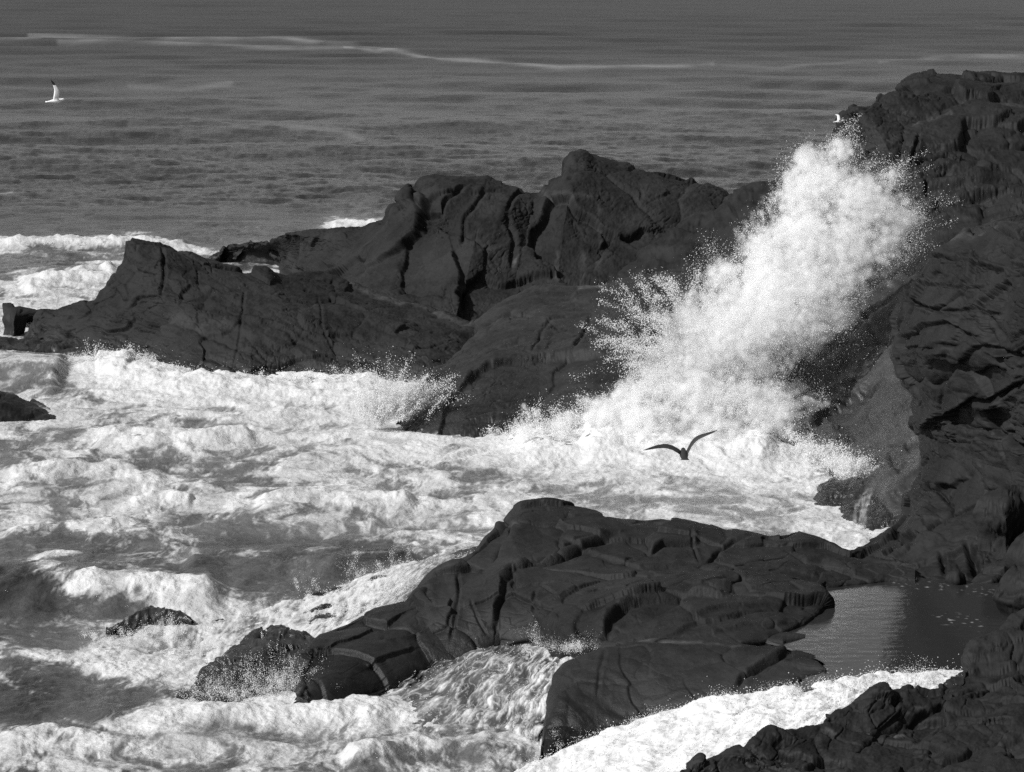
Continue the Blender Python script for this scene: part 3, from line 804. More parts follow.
def idw(px, py):
    num = np.zeros((px.size, 3), F4); den = np.zeros(px.size, F4)
    for a, b, c, d, e in CT:
        s = 1.0 + np.abs(b - 215) / 400 if b > 215 else 1.0
        r2 = ((px - a) ** 2 + ((py - b) * 2.2) ** 2).astype(F4) + 60
        w = 1.0 / (r2 * r2)
        num[:, 0] += w * c; num[:, 1] += w * d; num[:, 2] += w * e; den += w
    return num / den[:, None]


pxf, pyf = PX.ravel(), PY.ravel()
ck = np.linspace(0, pxf.size, 17).astype(int)
res = np.concatenate(list(POOL.map(lambda i: idw(pxf[ck[i]:ck[i + 1]], pyf[ck[i]:ck[i + 1]]), range(16)))).reshape(PX.shape + (3,))
cover, aerm, turb = res[..., 0].astype(float), res[..., 1].astype(float), res[..., 2].astype(float)
far = sst(225, 190, PY)

# heights: swell, chop, turbulence
z = np.zeros_like(X)
rg = np.random.default_rng(21)
spacing = np.gradient(Yw, axis=0).__abs__()
for i in range(26):
    lam = 3.0 * (1.17 ** i) if i < 20 else rg.uniform(18, 45)
    th = math.radians(rg.normal(265, 36))
    kx, ky = math.cos(th) * 2 * math.pi / lam, math.sin(th) * 2 * math.pi / lam
    amp = 0.013 * lam ** 0.85 * (min(1, (9 / lam) ** 1.1) if lam < 22 else (9 / lam) ** .55) * (.55 if 5 < lam < 20 else 1)
    fade = sst(0.45, 0.2, spacing / lam)
    ph = kx * X + ky * Yw + rg.uniform(0, 6.28) + 0.9 * noise2(X / (lam * 2.5) + i, Yw / (lam * 2.5))
    s = np.sin(ph)
    z += amp * fade * (s + 0.25 * np.cos(2 * ph)) * (0.35 + 0.65 * far) * (0.7 + 0.8 * noise2(X / (lam * 4) - i, Yw / (lam * 4)))
wx = X + 1.8 * fbm2(X * 0.13, Yw * 0.1, 3); wy = Yw + 2.6 * fbm2(X * 0.13 + 40, Yw * 0.1, 3)
wx, wy = wx + .5 * fbm2(wx * .5 + 8, wy * .35, 3), wy + .8 * fbm2(wx * .5 + 60, wy * .35, 3)
r1 = rid2(wx * 0.14, wy * 0.18, 4)
r2 = rid2(wx * 0.45 + 9, wy * 0.5, 3)
inl = sst(0.02, 0.25, turb)
z += far * sst(2.6, .6, spacing) * (.15 * fbm2(X * .55, Yw * .6, 3) + .06 * fbm2(X * 1.3, Yw * 1.3, 2))
z += turb * (0.5 * (r1 - 0.45) + 0.10 * (r2 - 0.4))
z += 0.05 * inl * fbm2(wx * 1.3, wy * 1.3, 3)
foam_add = np.zeros_like(X)


def mound(pts, wx_, h, asym=0.0, ys=2.0, foam=0.0, fw=None, lumpy=1.0):
    """a raised ridge of water along a line given on the sea surface"""
    global z, foam_add
    d, s, t = poly_dist(PX, PY, pts, ys)
    lump = 0.7 + 0.9 * np.clip(fbm2(X * 0.5 + 3, Yw * 0.5, 3) + .35, 0, 1.2)
    lump = (1 + (lump - 1) * lumpy) * (1 + .35 * lumpy * fbm2(X * 1.1 + 9, Yw * .9, 3))
    w = np.where(s > 0, wx_ * (1 - asym), wx_ * (1 + asym))
    g = np.exp(-(d / w) ** 2) * (sst(0, .1, t) * sst(1, .9, t) * .85 + .15)
    z = z + h * g * lump
    if foam:
        foam_add = foam_add + foam * np.exp(-(d / (fw or wx_)) ** 2) * lump


# surge at the foot of the spray, backwash along the far rocks, waves in the cove
mound([(505, 444), (560, 444), (620, 442), (690, 441), (760, 446), (810, 454)], 30, .4, foam=.5, lumpy=.7)
mound([(575, 444), (640, 442), (700, 441), (785, 449)], 46, .6, foam=.4, lumpy=.45)
mound([(100, 366), (150, 376), (200, 386), (300, 386), (395, 392)], 24, .4, foam=.4)
mound([(95, 362), (115, 362), (135, 366)], 22, .3, foam=.4)
mound([(-100, 375), (0, 372), (70, 378)], 34, .8, lumpy=.15)
mound([(-40, 592), (20, 590), (60, 590), (110, 594), (170, 600), (230, 602)], 34, .62, asym=-.25, ys=2.0, lumpy=.35)
mound([(45, 584), (75, 598), (110, 600), (150, 602), (185, 600)], 15, .12, foam=.42, fw=17)
mound([(35, 566), (60, 560), (90, 566)], 12, .1, foam=.45, fw=14)
mound([(180, 566), (240, 570), (300, 566), (350, 570)], 26, .35, asym=-.2, lumpy=.4)
mound([(0, 478), (80, 470), (170, 476)], 20, .35, foam=.15)
mound([(90, 440), (180, 446), (260, 440)], 16, .35, foam=.2)
mound([(250, 505), (320, 498), (420, 506)], 16, .35, foam=.2)
mound([(130, 500), (160, 496), (195, 500)], 10, .3, foam=.3)
mound([(0, 540), (60, 530), (130, 528), (190, 536)], 16, .2, foam=.25)
mound([(-20, 246), (60, 243), (140, 244), (200, 250)], 15, .4, asym=-.3, ys=3, foam=.42, fw=11)
mound([(20, 290), (70, 280), (120, 275)], 16, .5, foam=.35)
mound([(130, 726), (200, 716), (260, 710), (330, 712), (400, 712)], 22, .2, foam=.25)
mound([(0, 742), (50, 735), (100, 746), (140, 752)], 18, .2, foam=.25)
mound([(340, 760), (420, 745), (500, 742)], 22, .35, foam=.15)
mound([(0, 655), (70, 660), (140, 676)], 16, .12, foam=.35)
mound([(330, 226), (370, 228), (395, 232)], 9, .4, foam=.6)

# far foam lines
for pts, w, a in (([(30, 36), (120, 37), (200, 39), (290, 40), (350, 44), (400, 52), (440, 60), (500, 63), (560, 68), (640, 66), (712, 64)], 2.6, .33),
                  ([(60, 43), (150, 42), (260, 46), (350, 48)], 3.2, .26), ([(0, 41), (40, 40)], 2, .3), ([(345, 47), (375, 52), (395, 50)], 2, .35), ([(712, 64), (780, 68), (860, 62), (1024, 56)], 2.2, .12),
                  ([(290, 129), (340, 131), (362, 136)], 3, .3), ([(130, 86), (180, 90), (230, 84)], 3.5, .16), ([(-20, 194), (12, 194)], 1.6, .6), ([(560, 180), (640, 176)], 2, .05),
                  ([(880, 62), (950, 56), (1024, 58)], 2.0, .16), ([(130, 128), (200, 133), (300, 128)], 3, .08)):
    d, s, t = poly_dist(PX, PY + 2.2 * noise2(X * .03, Yw * .012), pts, 1.6)
    foam_add += .85 * a * np.exp(-(d / w) ** 2) * np.clip(0.65 + 1.1 * fbm2(X * .09, Yw * .03, 4), 0, 1.3)

# foam pattern
n1 = fbm2(wx * 0.30 + 70, wy * 0.2, 5, g=.55)
n2 = rid2(wx * 0.42 + 3, wy * 0.26, 3, g=.5)
n3 = fbm2(wx * 1.3, wy * .6, 5, g=.72)
n4 = fbm2(wx * 3.6, wy * 1.3, 3, g=.7)
lace = rid2(wx * .8 + 1.5 * n1, wy * .45 + 30, 2, g=.5)
pat = 0.5 + 0.5 * n1 + 0.25 * (n2 - 0.42) + 0.38 * n3 + .22 * n4 + .3 * sst(520, 680, PY) * fbm2(wx * 2.4 + 31, wy * 1.1, 4, g=.65)
crest = np.clip(r1 - .45, -.5, .6)
cv = np.clip(cover * .80 + foam_add + 0.4 * turb * crest, 0, 1.35)
foam = sst(1.0 - cv - 0.13, 1.0 - cv + 0.19, pat) * sst(0.0, .08, cv)
foam = np.maximum(foam, .7 * sst(.72, .95, lace + .2 * (cv - .5)) * sst(.1, .5, cv) * sst(-.35, .3, n3))
lace2 = rid2(wx * 1.7 + 2 * n1, wy * .8 + 11, 2, g=.45)
foam = np.maximum(foam, 0.7 * sst(.7, .93, lace2 + .15 * (cv - .5)) * sst(.1, .45, cv) * sst(-.3, .3, n1) * sst(470, 600, PY))
foam *= 0.6 + 0.4 * sst(-.3, .3, fbm2(wx * .9, wy * .4, 6, g=.72) + .6 * (cv - .65))
farfoam = np.clip(foam_add * far, 0, .8)
foam = np.maximum(foam * (1 - far), farfoam)
aer = np.clip(aerm + .3 * foam_add * (1 - far) + .6 * (fbm2(wx * .5 + 11, wy * .25, 6, g=.7)) * inl, 0, 1)
z += 0.05 * foam * inl * fbm2(X * 4.2, Yw * 3.5, 2)
z = np.where(PY > 800, z * .3, z)
S[..., 2] = z
sea = link_mesh('sea', S.reshape(-1, 3), grid_faces(len(rws), len(cols), True), M_SEA, {'foam': foam, 'aer': aer, 'ripple': np.clip(.12 + .22 * sst(180, 700, Yw), .1, .34)}, center=False)
tag(sea, kind='structure')


# ------------------------------------------------------------------ still pool
POOL_EDGE = [(871, 577.5), (845, 582), (824, 585), (814, 594), (827, 606), (808, 615), (816, 619), (782, 629), (764, 643), (800, 652), (822, 663), (824, 671), (790, 684), (800, 700), (880, 706), (975, 700), (1000, 668), (1030, 640), (1030, 600), (1010, 584), (940, 579), (900, 577)]


def inside(x, y, poly):
    r = np.zeros(x.shape, bool)
    for (x1, y1), (x2, y2) in zip(poly, poly[1:] + poly[:1]):
        c = ((y1 > y) != (y2 > y)) & (x < (x2 - x1) * (y - y1) / (y2 - y1 + 1e-12) + x1)
        r ^= c
    return r


def pool():
    n, m = 330, 360
    poly = [tuple(W(a, b, ZP)[:2]) for a, b in POOL_EDGE]
    gx, gy = np.meshgrid(np.linspace(5.5, 15.5, n), np.linspace(75.5, 93, m))
    gz = ZP + 0.004 * fbm2(gx * 2.2, gy * 1.3, 4) + 0.0015 * noise2(gx * .7, gy * 3)
    V = np.stack([gx, gy, gz], -1)
    px, py = proj(V)
    fo = np.zeros_like(gx)
    d, s_, t = poly_dist(px, py, [(890, 583), (950, 587), (1000, 592)])
    fo += np.exp(-(d / 4) ** 2) * sst(.2, .6, fbm2(gx * 5, gy * 3.5, 3)) * .5
    d, s_, t = poly_dist(px, py, [(940, 618), (985, 624)])
    fo += np.exp(-(d / 5) ** 2) * sst(.45, .6, noise2(gx * 5, gy * 5)) * .35
    ok = inside(gx + .1 * noise2(gx * 1.5, gy * 1.5), gy + .25 * noise2(gx * 2 + 9, gy * 1.2), poly)
    f = grid_faces(m, n, True)
    f = f[ok.ravel()[f].all(1)]
    used = np.unique(f); mp = np.zeros(n * m, int); mp[used] = np.arange(len(used))
    tag(link_mesh('tide_pool', V.reshape(-1, 3)[used], mp[f], M_POOL, {'foam': fo.ravel()[used], 'aer': used * 0.0}), kind='structure')


pool()


# ------------------------------------------------------------------ running white water on the rocks
def sheet(name, rows, res, thick=0.0, lump=.25, lumps=1.1, stretch=5.0, cov=.7, aer=.6, seed=0.0, sharp=.25, covf=None, cat=None, label=None, film=(.3, .12), wob=.25, fr=3.2):
    """rows run down the flow; u is across the flow"""
    nu, nv = res
    R = np.array([P(*resample(r, nu).T) for r in rows])
    V = catmull(R, nv)
    n = normals(V)
    if np.median((n * (np.array([0, 0, CAM_H]) - V)).sum(-1)) < 0: n = -n
    L = np.linalg.norm(np.diff(V, axis=0), axis=-1).mean(1); L = np.r_[0, np.cumsum(L)]
    Wd = np.linalg.norm(np.diff(V, axis=1), axis=-1).mean(0); Wd = np.r_[0, np.cumsum(Wd)]
    uu, vv = np.meshgrid(Wd, L)
    uu = uu + wob * fbm2(uu * .6 + seed, vv * .5, 3)
    st = fbm2(uu * fr + seed, vv * fr / stretch, 5, g=.62)
    rb = rid2(uu * 1.5 + seed + 8, vv * 1.5 / stretch, 4, g=.55)
    lm = fbm2(uu * lumps + seed, vv * lumps * .7, 4)
    d = lump * lm + .35 * lump * (rb - .4) + .10 * lump * st
    t = np.linspace(0, 1, nv)[:, None]; s = np.linspace(0, 1, nu)[None, :]
    edge = sst(0, .08, s) * sst(1, .92, s)
    d = d * (.3 + .7 * edge) - (1 - edge) * .12 + thick
    c = cov + 0 * t + 0 * s
    if covf is not None: c = c + covf(s, t)
    pat = .5 + .55 * st + .35 * (rb - .42) + .25 * lm
    foam = sst(1 - c - sharp, 1 - c + sharp, pat)
    lc = sst(.68, .95, rid2(uu * 2.4 + seed + 3 * lm, vv * 2.4 / stretch, 2, g=.45))
    foam = np.maximum(foam, .85 * lc * sst(.1, .5, c))
    ed = np.minimum(np.minimum(s, 1 - s) / film[1], np.minimum(t, 1 - t) / .05)
    fl = .5 + np.minimum(np.clip(ed, 0, 1.6) - .75, .7) * .8 + film[0] + .9 * (pat - .5)
    V = V + n * d[..., None]
    o = link_mesh(name, V.reshape(-1, 3), grid_faces(nv, nu), M_FOAM, {'foam': foam, 'aer': np.clip(aer + .5 * lm, 0, 1), 'film': fl})
    tag(o, label, cat, kind='stuff')
    return V


# cascade between ridge and lobe
M_rows = [[(520, 628, 88.0), (545, 634, 87.0), (575, 645, 85.4), (606, 640, 85.2)],
          [(470, 640, 86.8), (515, 648, 85.8), (552, 662, 84.0), (588, 662, 82.3)],
          [(420, 668, 85.2), (480, 672, 84.0), (530, 690, 82.2), (576, 688, 80.6)],
          [(375, 692, 84.0), (440, 702, 82.4), (510, 722, 80.2), (566, 724, 78.4)],
          [(330, 712, 82.6), (420, 730, 80.4), (500, 752, 78.6), (560, 756, 77.3)],
          [(300, 735, 80.4), (400, 760, 78.2), (490, 785, 76.0), (555, 790, 75.0)]]
rock('cascade_ledge', 'sloping ledge under the cascade that runs down between the foreground ridge and the rounded lobe', [r for r in M_rows[::-1]], (200, 180), M_ROCK_NEAR, back=(1.0, 1), foot=.4, dz=-.1,
     seed=66, big=.08, block=.14, blocks=.7, crack=.05, bed=0, fine=.05)
V_M = sheet('cascade', M_rows, (300, 330), lump=.15, lumps=1.1, stretch=4.0, cov=.33, aer=.36, seed=4, film=(-.06, .12), fr=5.5, sharp=.26, wob=.3, covf=lambda s, t: .3 * np.exp(-((t - .05) / .12) ** 2) + .12 * (s - .5) - .2 * np.exp(-((t - .12) / .1) ** 2 - ((s - .25) / .25) ** 2) + .25 * sst(.75, 1, t), thick=.1)

# white stream in the channel below the pool
def zrow(pts):
    return [(a, b, W(a, b, zz)[1]) for a, b, zz in pts]


S_rows = [zrow([(965, 672, 2.25), (962, 684, 2.35), (955, 700, 2.3)]), zrow([(935, 670, 2.3), (930, 686, 2.35), (925, 706, 2.2)]), zrow([(880, 674, 2.25), (878, 694, 2.3), (872, 716, 2.1)]), zrow([(820, 679, 2.15), (815, 704, 2.15), (805, 742, 1.8)]),
          zrow([(750, 691, 1.9), (745, 722, 1.8), (735, 764, 1.4)]), zrow([(690, 702, 1.5), (680, 742, 1.35), (660, 790, .9)]), zrow([(630, 721, 1.0), (615, 760, .8), (590, 810, .5)]), zrow([(565, 746, .35), (550, 780, .3), (520, 830, .2)]), zrow([(520, 768, .1), (500, 800, .0), (470, 850, -.1)])]
V_S = sheet('white_stream', S_rows, (170, 460), lump=.3, lumps=1.3, stretch=1.7, cov=.86, aer=.95, seed=14, sharp=.5, thick=.06, film=(.5, .03), fr=9)

# wash pouring over the far end of the ridge
N_rows = [[(486, 545, 98.0), (440, 556, 98.5), (395, 566, 99), (330, 590, 98), (250, 598, 97), (190, 604, 97), (120, 622, 95)],
          [(480, 551, 95.6), (430, 566, 95.6), (385, 582, 95.6), (320, 600, 95), (250, 612, 94.2), (180, 622, 93.5), (100, 640, 92.5)],
          [(470, 557, 94.6), (425, 580, 93.8), (375, 604, 93), (310, 622, 91.6), (240, 632, 91), (170, 645, 90.2), (90, 660, 89.2)],
          [(450, 572, 93.8), (415, 592, 92.4), (365, 618, 90.6), (300, 644, 88.8), (225, 658, 88), (160, 672, 87), (85, 675, 86.8)],
          [(430, 590, 92.8), (400, 610, 91), (340, 640, 88.4), (290, 668, 86.4), (205, 690, 85), (160, 695, 84.8), (90, 690, 85)]]
rock('overwashed_ledge', 'low ledge behind the left end of the ridge, nearly covered by water pouring over it', [r for r in N_rows[::-1]], (260, 110), M_ROCK_MUSSEL, back=(1.0, 1), foot=.4, dz=-.12,
     seed=67, big=.12, block=.2, blocks=.6, crack=.05, bed=0, fine=.06)
V_N = sheet('overwash', N_rows, (430, 190), lump=.12, lumps=.9, stretch=5.0, cov=.58, aer=.42, seed=24, film=(.12, .08), sharp=.36, fr=5.5, covf=lambda s, t: -.3 * np.exp(-((s - .12) / .08) ** 2) - .25 * sst(.8, 1, s), thick=.05)


# ------------------------------------------------------------------ drops
_t = np.array([(1, 1, 1), (1, -1, -1), (-1, 1, -1), (-1, -1, 1)], float) / math.sqrt(3)
_tf = np.array([(0, 1, 2), (0, 3, 1), (0, 2, 3), (1, 3, 2)])


def drops(name, C, R, parent=None):
    n = len(C)
    q = RNG.normal(size=(n, 4)); q /= np.linalg.norm(q, axis=1, keepdims=True)
    w, x, y, z_ = q.T
    M = np.stack([1 - 2 * (y * y + z_ * z_), 2 * (x * y - z_ * w), 2 * (x * z_ + y * w), 2 * (x * y + z_ * w), 1 - 2 * (x * x + z_ * z_), 2 * (y * z_ - x * w), 2 * (x * z_ - y * w), 2 * (y * z_ + x * w), 1 - 2 * (x * x + y * y)], -1).reshape(n, 3, 3)
    V = np.einsum('nij,kj->nki', M, _t) * np.asarray(R)[:, None, None] + C[:, None, :]
    Fc = (_tf[None] + 4 * np.arange(n)[:, None, None]).reshape(-1, 3)
    o = link_mesh(name, V.reshape(-1, 3), Fc, M_DROP, parent=parent, smooth=False)
    return tag(o, kind='stuff') if parent is None else o


def fog(name, pts, rad, mat, voxel, dens_parent=None):
    """a cloud of mist: points with radii turned into a fog volume"""
    c = pts.mean(0)
    me = bpy.data.meshes.new(name); me.vertices.add(len(pts))
    me.vertices.foreach_set('co', (pts - c).astype(F4).ravel())
    a = me.attributes.new('rad', 'FLOAT', 'POINT'); a.data.foreach_set('value', rad.astype(F4))
    o = bpy.data.objects.new(name, me); o.location = c; COL.objects.link(o)
    ng = bpy.data.node_groups.new(name, 'GeometryNodeTree')
    ng.interface.new_socket('Geometry', in_out='INPUT', socket_type='NodeSocketGeometry')
    ng.interface.new_socket('Geometry', in_out='OUTPUT', socket_type='NodeSocketGeometry')
    gi = ng.nodes.new('NodeGroupInput'); go = ng.nodes.new('NodeGroupOutput')
    at = ng.nodes.new('GeometryNodeInputNamedAttribute'); at.data_type = 'FLOAT'; at.inputs['Name'].default_value = 'rad'
    mp = ng.nodes.new('GeometryNodeMeshToPoints'); pv = ng.nodes.new('GeometryNodePointsToVolume')
    pv.resolution_mode = 'VOXEL_SIZE'; pv.inputs['Voxel Size'].default_value = voxel; pv.inputs['Density'].default_value = 1.0
    sm = ng.nodes.new('GeometryNodeSetMaterial'); sm.inputs['Material'].default_value = mat
    L = ng.links.new
    L(gi.outputs[0], mp.inputs['Mesh']); L(at.outputs[0], mp.inputs['Radius'])
    L(mp.outputs[0], pv.inputs['Points']); L(at.outputs[0], pv.inputs['Radius'])
    L(pv.outputs[0], sm.inputs['Geometry']); L(sm.outputs[0], go.inputs[0])
    md = o.modifiers.new('mist', 'NODES'); md.node_group = ng
    me.materials.append(mat)
    tag(o, kind='stuff')
    return o


PLUME = [(525, 434, 8, .7), (560, 427, 13, .8), (598, 417, 19, .9), (632, 406, 25, 1), (655, 396, 28, 1), (650, 426, 24, .9), (700, 428, 30, 1), (745, 430, 28, .9), (690, 405, 42, 1.2), (740, 412, 38, 1), (775, 425, 26, .9), (772, 398, 24, .6), (800, 402, 22, .3), (640, 425, 20, .7), (690, 365, 40, 1.1), (722, 345, 48, 1.2), (752, 322, 48, 1.2), (702, 325, 30, 1), (758, 368, 22, .6), (792, 318, 40, 1),
         (742, 292, 30, .9), (780, 282, 46, 1.1), (820, 290, 36, .9), (838, 318, 16, .5), (800, 242, 42, .85), (840, 258, 42, .7), (878, 240, 32, .5), (800, 192, 22, .8), (822, 182, 28, .9), (852, 204, 38, 1), (882, 202, 28, .8),
         (906, 222, 16, .5), (806, 158, 12, .5), (840, 152, 14, .5), (892, 176, 12, .45), (762, 252, 22, .6), (722, 275, 16, .5), (660, 372, 20, .6)]


def plume_Y(py):
    return 127.0 + (430 - py) / 300 * 4.5 - 2.2 * max(0.0, min(1.0, (float(np.mean(py)) - 385) / 40))


core, mantle, halo, dc, dr = [], [], [], [], []


def drop_r(n, lo=.005, hi=.03):
    return lo + (hi - lo) * RNG.random(n) ** 3.5


for (bx, by, br, w) in PLUME:
    Yb = plume_Y(by); c = P(bx, by, Yb); r = br * Yb / FPX
    for (lst, fr_, k0) in ((core, .7, 420), (mantle, .9, 760), (halo, 1.15, 760)):
        n = int(k0 * w * (r / 1.5) ** 2) + 30
        p = RNG.normal(size=(n, 3)); p /= np.linalg.norm(p, axis=1, keepdims=True)
        p *= RNG.random((n, 1)) ** .45 * r * fr_
        p += RNG.normal(0, .16 * r, p.shape)
        lst.append(np.c_[c + p, RNG.uniform(.06, .22, n)])
    n = int(6500 * w * (r / 1.5) ** 1.8) + 800
    p = RNG.normal(size=(n, 3)); p /= np.linalg.norm(p, axis=1, keepdims=True)
    q = c + p * (np.abs(RNG.normal(.9, .33, (n, 1)))) * r
    q = q[fbm3(q, .9, 4, .6, off=5) + .22 * RNG.random(n) > .06]
    dc.append(q); dr.append(drop_r(len(q)))
# jets: bent threads of water from the foot of the spray to every part of it
PB = np.array(PLUME); pw_ = PB[:, 2] ** 1.3 * PB[:, 3]; pw_ /= pw_.sum()
for j in range(520):
    b = PB[RNG.choice(len(PB), p=pw_)]
    ang, rr = RNG.uniform(0, 6.28), b[2] * RNG.uniform(.5, 1.18)
    x2, y2 = b[0] + rr * math.cos(ang), b[1] + rr * math.sin(ang)
    x0, y0 = RNG.normal(705, 30), RNG.normal(412, 12)
    if y2 > 385: x0 = x2 + RNG.normal(0, 15)
    L = math.hypot(x2 - x0, y2 - y0)
    xm, ym = (x0 + x2) / 2 - .10 * L + RNG.normal(0, .05 * L), (y0 + y2) / 2 - .12 * L
    t0 = RNG.uniform(.25, .75)
    m = int(26 + L * .25)
    t = RNG.uniform(t0, 1, m)
    bz = lambda t: ((1 - t) ** 2 * x0 + 2 * t * (1 - t) * xm + t * t * x2, (1 - t) ** 2 * y0 + 2 * t * (1 - t) * ym + t * t * y2)
    yo = RNG.normal(0, .9)
    x, y = bz(t)
    q = P(x, y, plume_Y(y) + yo) + RNG.normal(0, .12, (m, 3)) * (.4 + t[:, None])
    (core if j % 2 else mantle).append(np.c_[q, RNG.uniform(.05, .17, m) * (1.3 - .75 * t)])
    m = int(110 + L * 1.5)
    t = t0 + (1.12 - t0) * RNG.random(m) ** .6
    x, y = bz(t)
    q = P(x, y, plume_Y(y) + yo) + RNG.normal(0, 1, (m, 3)) * (.04 + .26 * (t[:, None] - t0 + .1) * RNG.random((m, 1)))
    dc.append(q); dr.append(drop_r(m))
for nm, lst, dn, ns, vx in (('spray_core', core, 5.0, 2.3, .07), ('spray_mist', mantle, 2.2, 2.6, .08), ('thin_spray', halo, .6, 1.6, .1)):
    a = np.concatenate(lst); a = a[fbm3(a[:, :3], .55, 4, .6, off=2) + .32 > RNG.random(len(a)) * .6]
    fog(nm, a[:, :3], a[:, 3] * (1.0 if nm == 'spray_core' else 1.15), fog_mat(nm + '_fog', dn, ns), vx)

# ragged burst thrown to the left: short arcs that rise, spread and fall
for j in range(190):
    x0, y0 = RNG.normal(690, 14), RNG.normal(366, 20)
    th = math.radians(RNG.normal(132, 24)); v = RNG.gamma(6, 16) * (.75 if th > 2.6 else 1)
    v = min(v, 108)
    m = RNG.integers(120, 520)
    tm = RNG.uniform(.55, 1.0)
    t = tm * (1 - np.abs(RNG.normal(0, .3, m))).clip(.02, 1.1)
    wob_ = RNG.normal(0, .12)
    x = x0 + v * t * math.cos(th) + 16 * wob_ * np.sin(t * 5); y = y0 - v * t * math.sin(th) * 1.15 + 30 * t * t + 14 * wob_ * np.cos(t * 4)
    q = P(x, y, 127.3 + RNG.normal(0, .7)) + RNG.normal(0, 1, (m, 3)) * (.03 + .22 * t[:, None] ** 1.5 * RNG.random((m, 1)))
    kp = (y < 415)
    dc.append(q[kp]); dr.append(drop_r(kp.sum(), .006, .034))
# wisps along the upper edges
for (ax, ay, bx, by, n_, sp) in ((850, 125, 855, 165, 1300, 7), (845, 150, 820, 190, 1500, 12), (905, 157, 890, 200, 1400, 8), (922, 206, 900, 240, 2200, 10), (925, 236, 890, 262, 1800, 9), (796, 145, 800, 200, 1500, 9), (782, 160, 790, 220, 1400, 9),
                                 (741, 229, 775, 250, 1300, 10), (705, 240, 735, 285, 1500, 12), (690, 262, 715, 300, 1300, 12), (650, 372, 690, 380, 1200, 14), (850, 300, 830, 345, 1500, 14), (790, 370, 770, 400, 2500, 20), (800, 440, 840, 470, 1200, 6),
                                 (760, 380, 800, 330, 1800, 24), (840, 340, 860, 420, 500, 30), (820, 400, 800, 440, 900, 25)):
    t = RNG.random(n_) ** 0.8
    s = sp * (.5 + .8 * t)
    q = P(ax + (bx - ax) * t + RNG.normal(0, 1, n_) * s, ay + (by - ay) * t + RNG.normal(0, 1, n_) * s, plume_Y(ay) + RNG.normal(0, 1, n_))
    q = q[q[:, 2] > .1]
    dc.append(q); dr.append(drop_r(len(q)))
SPRAY = drops('spray', np.concatenate(dc), np.concatenate(dr))

# splashes at the foot of the rocks: short jets along a line
def splash(lines):
    C, R = [], []
    for pts, z0, n, up, lean, rad_ in lines:
        pts = np.array(pts, float)
        k = max(4, int(n / 140))
        t = RNG.random(k); seg = np.r_[0, np.cumsum(np.hypot(*np.diff(pts, axis=0).T))]; seg /= seg[-1]
        jx, jy = np.interp(t, seg, pts[:, 0]), np.interp(t, seg, pts[:, 1])
        base = W(jx, jy, z0)
        pw = RNG.gamma(2.0, .5, k)
        dirx = RNG.normal(lean, .45, k); diry = RNG.normal(0, .35, k)
        i = RNG.integers(0, k, n)
        tt = RNG.random(n) ** .75
        h = up * pw[i] * tt ** 1.6
        sp = .05 + .28 * h
        q = base[i] + np.stack([dirx[i] * h + RNG.normal(0, 1, n) * sp, diry[i] * h + RNG.normal(0, 1, n) * sp, h * (1 - .25 * tt) + RNG.normal(0, 1, n) * .06], -1)
        C.append(q); R.append(RNG.uniform(.35, 1.0, n) * rad_ * (1 - .4 * tt))
    return np.concatenate(C), np.concatenate(R)


c, r = splash([([(0, 245), (80, 243), (160, 246)], .3, 900, .2, 0, .034), ([(845, 520), (870, 535), (890, 540)], .1, 900, .3, 0, .03)])


def burst(x, y, Y, n, mean, spread, reach, fall, sx=6, sy=3, lo=.006, hi=.03, thin=.18):
    """threads of drops thrown from one spot (pixel position at distance Y) and falling back"""
    C, R = [], []
    for j in range(n):
        x0, y0 = x + RNG.normal(0, sx), y + RNG.normal(0, sy)
        th = math.radians(RNG.normal(mean, spread)); v = reach * min(RNG.gamma(5, .2), 1.7)
        m = RNG.integers(60, 320)
        t = RNG.uniform(.5, 1) * RNG.random(m) ** .8
        k = RNG.normal(0, .12)
        px_ = x0 + v * t * math.cos(th) + reach * .2 * k * np.sin(t * 5)
        py_ = y0 - v * t * math.sin(th) + fall * t * t
        C.append(P(px_, py_, Y + RNG.normal(0, .3)) + RNG.normal(0, 1, (m, 3)) * (.04 + 2.2 * thin * t[:, None] ** 1.2 * RNG.random((m, 1)) ** 2))
        R.append(drop_r(m, lo, hi))
    return np.concatenate(C), np.concatenate(R)


for a in ((394, 414, 129.2, 90, 72, 28, 48, 10, 12, 4), (380, 418, 128.8, 90, 92, 30, 30, 6, 16, 4), (415, 400, 129.6, 26, 60, 20, 36, 8, 6, 4), (112, 360, 151, 50, 92, 34, 15, 4, 18, 3), (130, 364, 150, 40, 80, 34, 12, 4, 22, 3), (858, 474, 114, 24, 70, 30, 16, 4, 8, 3)):
    c2, r2_ = burst(*a, .008, .036); c = np.r_[c, c2]; r = np.r_[r, r2_]
for pts, Y0, Y1, n_, rc in (([(150, 374), (200, 383), (260, 384), (330, 383), (390, 386)], 148, 142, 46, 9), ([(500, 438), (550, 432), (600, 420), (640, 408), (670, 398)], 127.5, 126, 60, 17), ([(540, 440), (600, 432), (660, 424), (730, 424), (790, 440)], 126.5, 125.5, 60, 15),
                            ([(640, 418), (690, 410), (740, 414), (770, 424)], 125.5, 125, 50, 22), ([(795, 440), (830, 462), (856, 474)], 121, 115, 30, 10)):
    xs, ys = np.array(pts, float).T
    for k in range(n_):
        t = RNG.random(); x = np.interp(t, np.linspace(0, 1, len(xs)), xs); y = np.interp(t, np.linspace(0, 1, len(xs)), ys)
        c2, r2_ = burst(x, y + RNG.normal(0, 2), Y0 + (Y1 - Y0) * t, int(RNG.integers(3, 9)), 96, 30, rc * min(RNG.gamma(3, .33), 2.2), 5, 7, 3, .008, .034, .2)
        c = np.r_[c, c2]; r = np.r_[r, r2_]
drops('far_splash', c, r)
